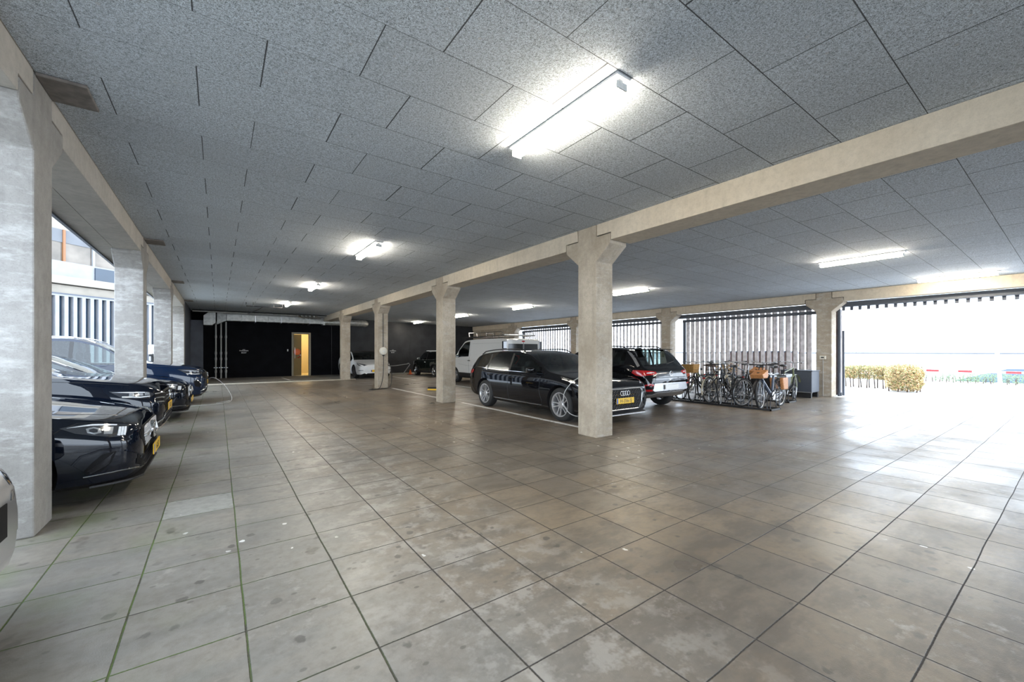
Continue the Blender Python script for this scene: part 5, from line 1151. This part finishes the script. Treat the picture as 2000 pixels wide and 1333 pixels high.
for yy in (1.7, .85, -.3, -1.3): b = MB(); b.tube([(0, yy, .66), (0, yy-.35, .66)], .048, n=10); b.build('red_band', 'red', t, smooth=60)
for yy in (1.6, -2.6): b = MB(); b.box(-.04, .04, yy-.04, yy+.04, -.05, .62); b.build('barrier_support', 'wpl', t)
b = MB(); b.tube([(25.5, 2.05, -.05), (25.3, 2.3, 3.8)], .06, n=10); tag(b.build('lamp_post', 'wpl', smooth=60), 'slanting white lamp post beyond the barrier, at the right edge', 'lamp post')
M['water'] = simple('blue_grey_water', (.07, .095, .13), .95, spec=0., nscale=.5)
b = MB(); b.box(29.5, 52, -60, 3.8, -.049, .0); tag(b.build('canal', 'water'), 'blue-grey strip of water beyond the low planting', 'water')
M['far'] = simple('pale_far_wall', (.12, .125, .135), .8, nscale=1.)
t = thing('quay_wall', 'pale low quay wall with a grey coping far beyond the water', 'wall', (70, 0, 0)); b = MB(); b.box(0, .6, -90, 60, -.04, 1.12); b.build('wall_body', 'road', t); b = MB(); b.box(-.1, .7, -90, 60, 1.12, 1.30); b.build('coping', 'far', t)
b = MB(); b.box(15.362, 15.468, -7, Y0-.05, -.1, -.012); struct('trim_6', b, 'blk')
# plain dark block added in place of car-like shapes outside the screen
t = thing('outdoor_vehicle_block', 'dark block standing in for car-like shapes outside, seen through the slats behind the bicycles', 'container', (17.6, 7.6, 0))
b = MB(); b.box(-.5, .5, -1.1, 1.1, .0, 1.36); b.build('vehicle_block_body', 'slatd', t, bevel=.03); b = MB(); b.box(-.52, .52, -1.12, 1.12, 1.36, 1.42); b.build('vehicle_block_lid', 'steeld', t)
t = thing('bollard', 'small red-topped bollard outside, seen between screen and brown column', 'bollard', (16.8, 5.25, 0))
b = MB(); b.tube([(0, 0, 0), (0, 0, .80)], .06, n=12); b.build('bollard_post', 'blk', t, smooth=50); b = MB(); b.tube([(0, 0, .80), (0, 0, .95)], .07, n=12); b.build('bollard_cap', 'red', t, smooth=50)
# ================================================================ OUTSIDE, LEFT: facing building
F = Vector((math.sin(YAW), math.cos(YAW), 0)); R_ = Vector((math.cos(YAW), -math.sin(YAW), 0)); D0 = 25.
P0 = F*D0+R_*(-837/FPX*D0); ang = math.radians(90-47)
M['fac'] = simple('cream_facade', (.24, .215, .18), .8, nscale=1.5); M['fac2'] = simple('pale_facade_panel', (.22, .225, .24), .7, nscale=1.5); M['fbl'] = simple('blue_grey_pane', (.02, .035, .055), .2, nscale=1.)
M['wood'] = simple('orange_window_wood', (.20, .085, .03), .5); M['pane'] = simple('warm_office_pane', (.13, .11, .09), .15, nscale=.8, var=.35)
t = thing('office_building', 'cream office building across the yard with orange window posts, seen past the nearest left column', 'building', (P0.x, P0.y, 0), ang)
def zz_(y): return H+(HYPX-y)*D0/FPX
b = MB(); b.box(-30, 40, .3, 8, 0, 14); b.build('facade_wall', 'fac', t)
b = MB(); b.box(-30, 40, .0, .3, zz_(578), zz_(562)); b.box(-30, 40, -.25, .3, zz_(560), zz_(546)); b.build('cornice', 'fac', t)
b = MB(); b.box(-30, 40, .05, .3, zz_(546), zz_(517)); b.build('parapet_panel', 'fac2', t)
b = MB(); b.box(-30, 40, .1, .3, .0, zz_(583)); b.build('ground_floor_panes', 'fbl', t)
b = MB()
for i in range(150): x = -24+i*.42; b.box(x-.09, x+.09, -.14, .1, 0, zz_(583))
b.box(-30, 40, -.12, .1, zz_(583), zz_(578)); b.build('ground_floor_posts', 'fac2', t)
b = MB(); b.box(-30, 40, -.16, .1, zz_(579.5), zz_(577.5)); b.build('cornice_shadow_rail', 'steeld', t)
for i in range(9):
    x = -11+i*1.45; fr = MB(); z0, z1 = zz_(517), zz_(457); fr.box(x-.06, x+.06, .1, .3, z0, z1); w = fr.build('window_post', 'wood' if i % 2 else 'fac2', t)
    b = MB(); b.box(x+.06, x+1.39, .2, .3, z0, z1-.75); w = b.build('window_pane', 'pane', t); b = MB(); b.box(x+.06, x+1.39, .16, .3, z1-.75, z1); b.build('window_blind', 'far', w)
b = MB(); b.box(.6, 3.4, -.02, .05, zz_(545), zz_(520)); b.build('balcony_screen', 'fbl', t)
b = MB(); b.box(-3.4, -1.6, .2, .3, zz_(440), zz_(415)); b.build('upper_window', 'fbl', t)
# ================================================================ LIGHT
w = bpy.data.worlds.new('overcast_sky'); sc.world = w; w.use_nodes = True; nt = w.node_tree; bg = nt.nodes['Background']
tc = nt.nodes.new('ShaderNodeTexCoord'); nz = nt.nodes.new('ShaderNodeTexNoise'); nz.inputs['Scale'].default_value = 1.6; nt.links.new(tc.outputs['Generated'], nz.inputs['Vector'])
mx = nt.nodes.new('ShaderNodeMix'); mx.data_type = 'RGBA'; nt.links.new(nz.outputs['Fac'], mx.inputs[0]); mx.inputs[6].default_value = (.70, .83, 1, 1); mx.inputs[7].default_value = (.80, .90, 1, 1)
nt.links.new(mx.outputs[2], bg.inputs['Color']); bg.inputs['Strength'].default_value = 6.5
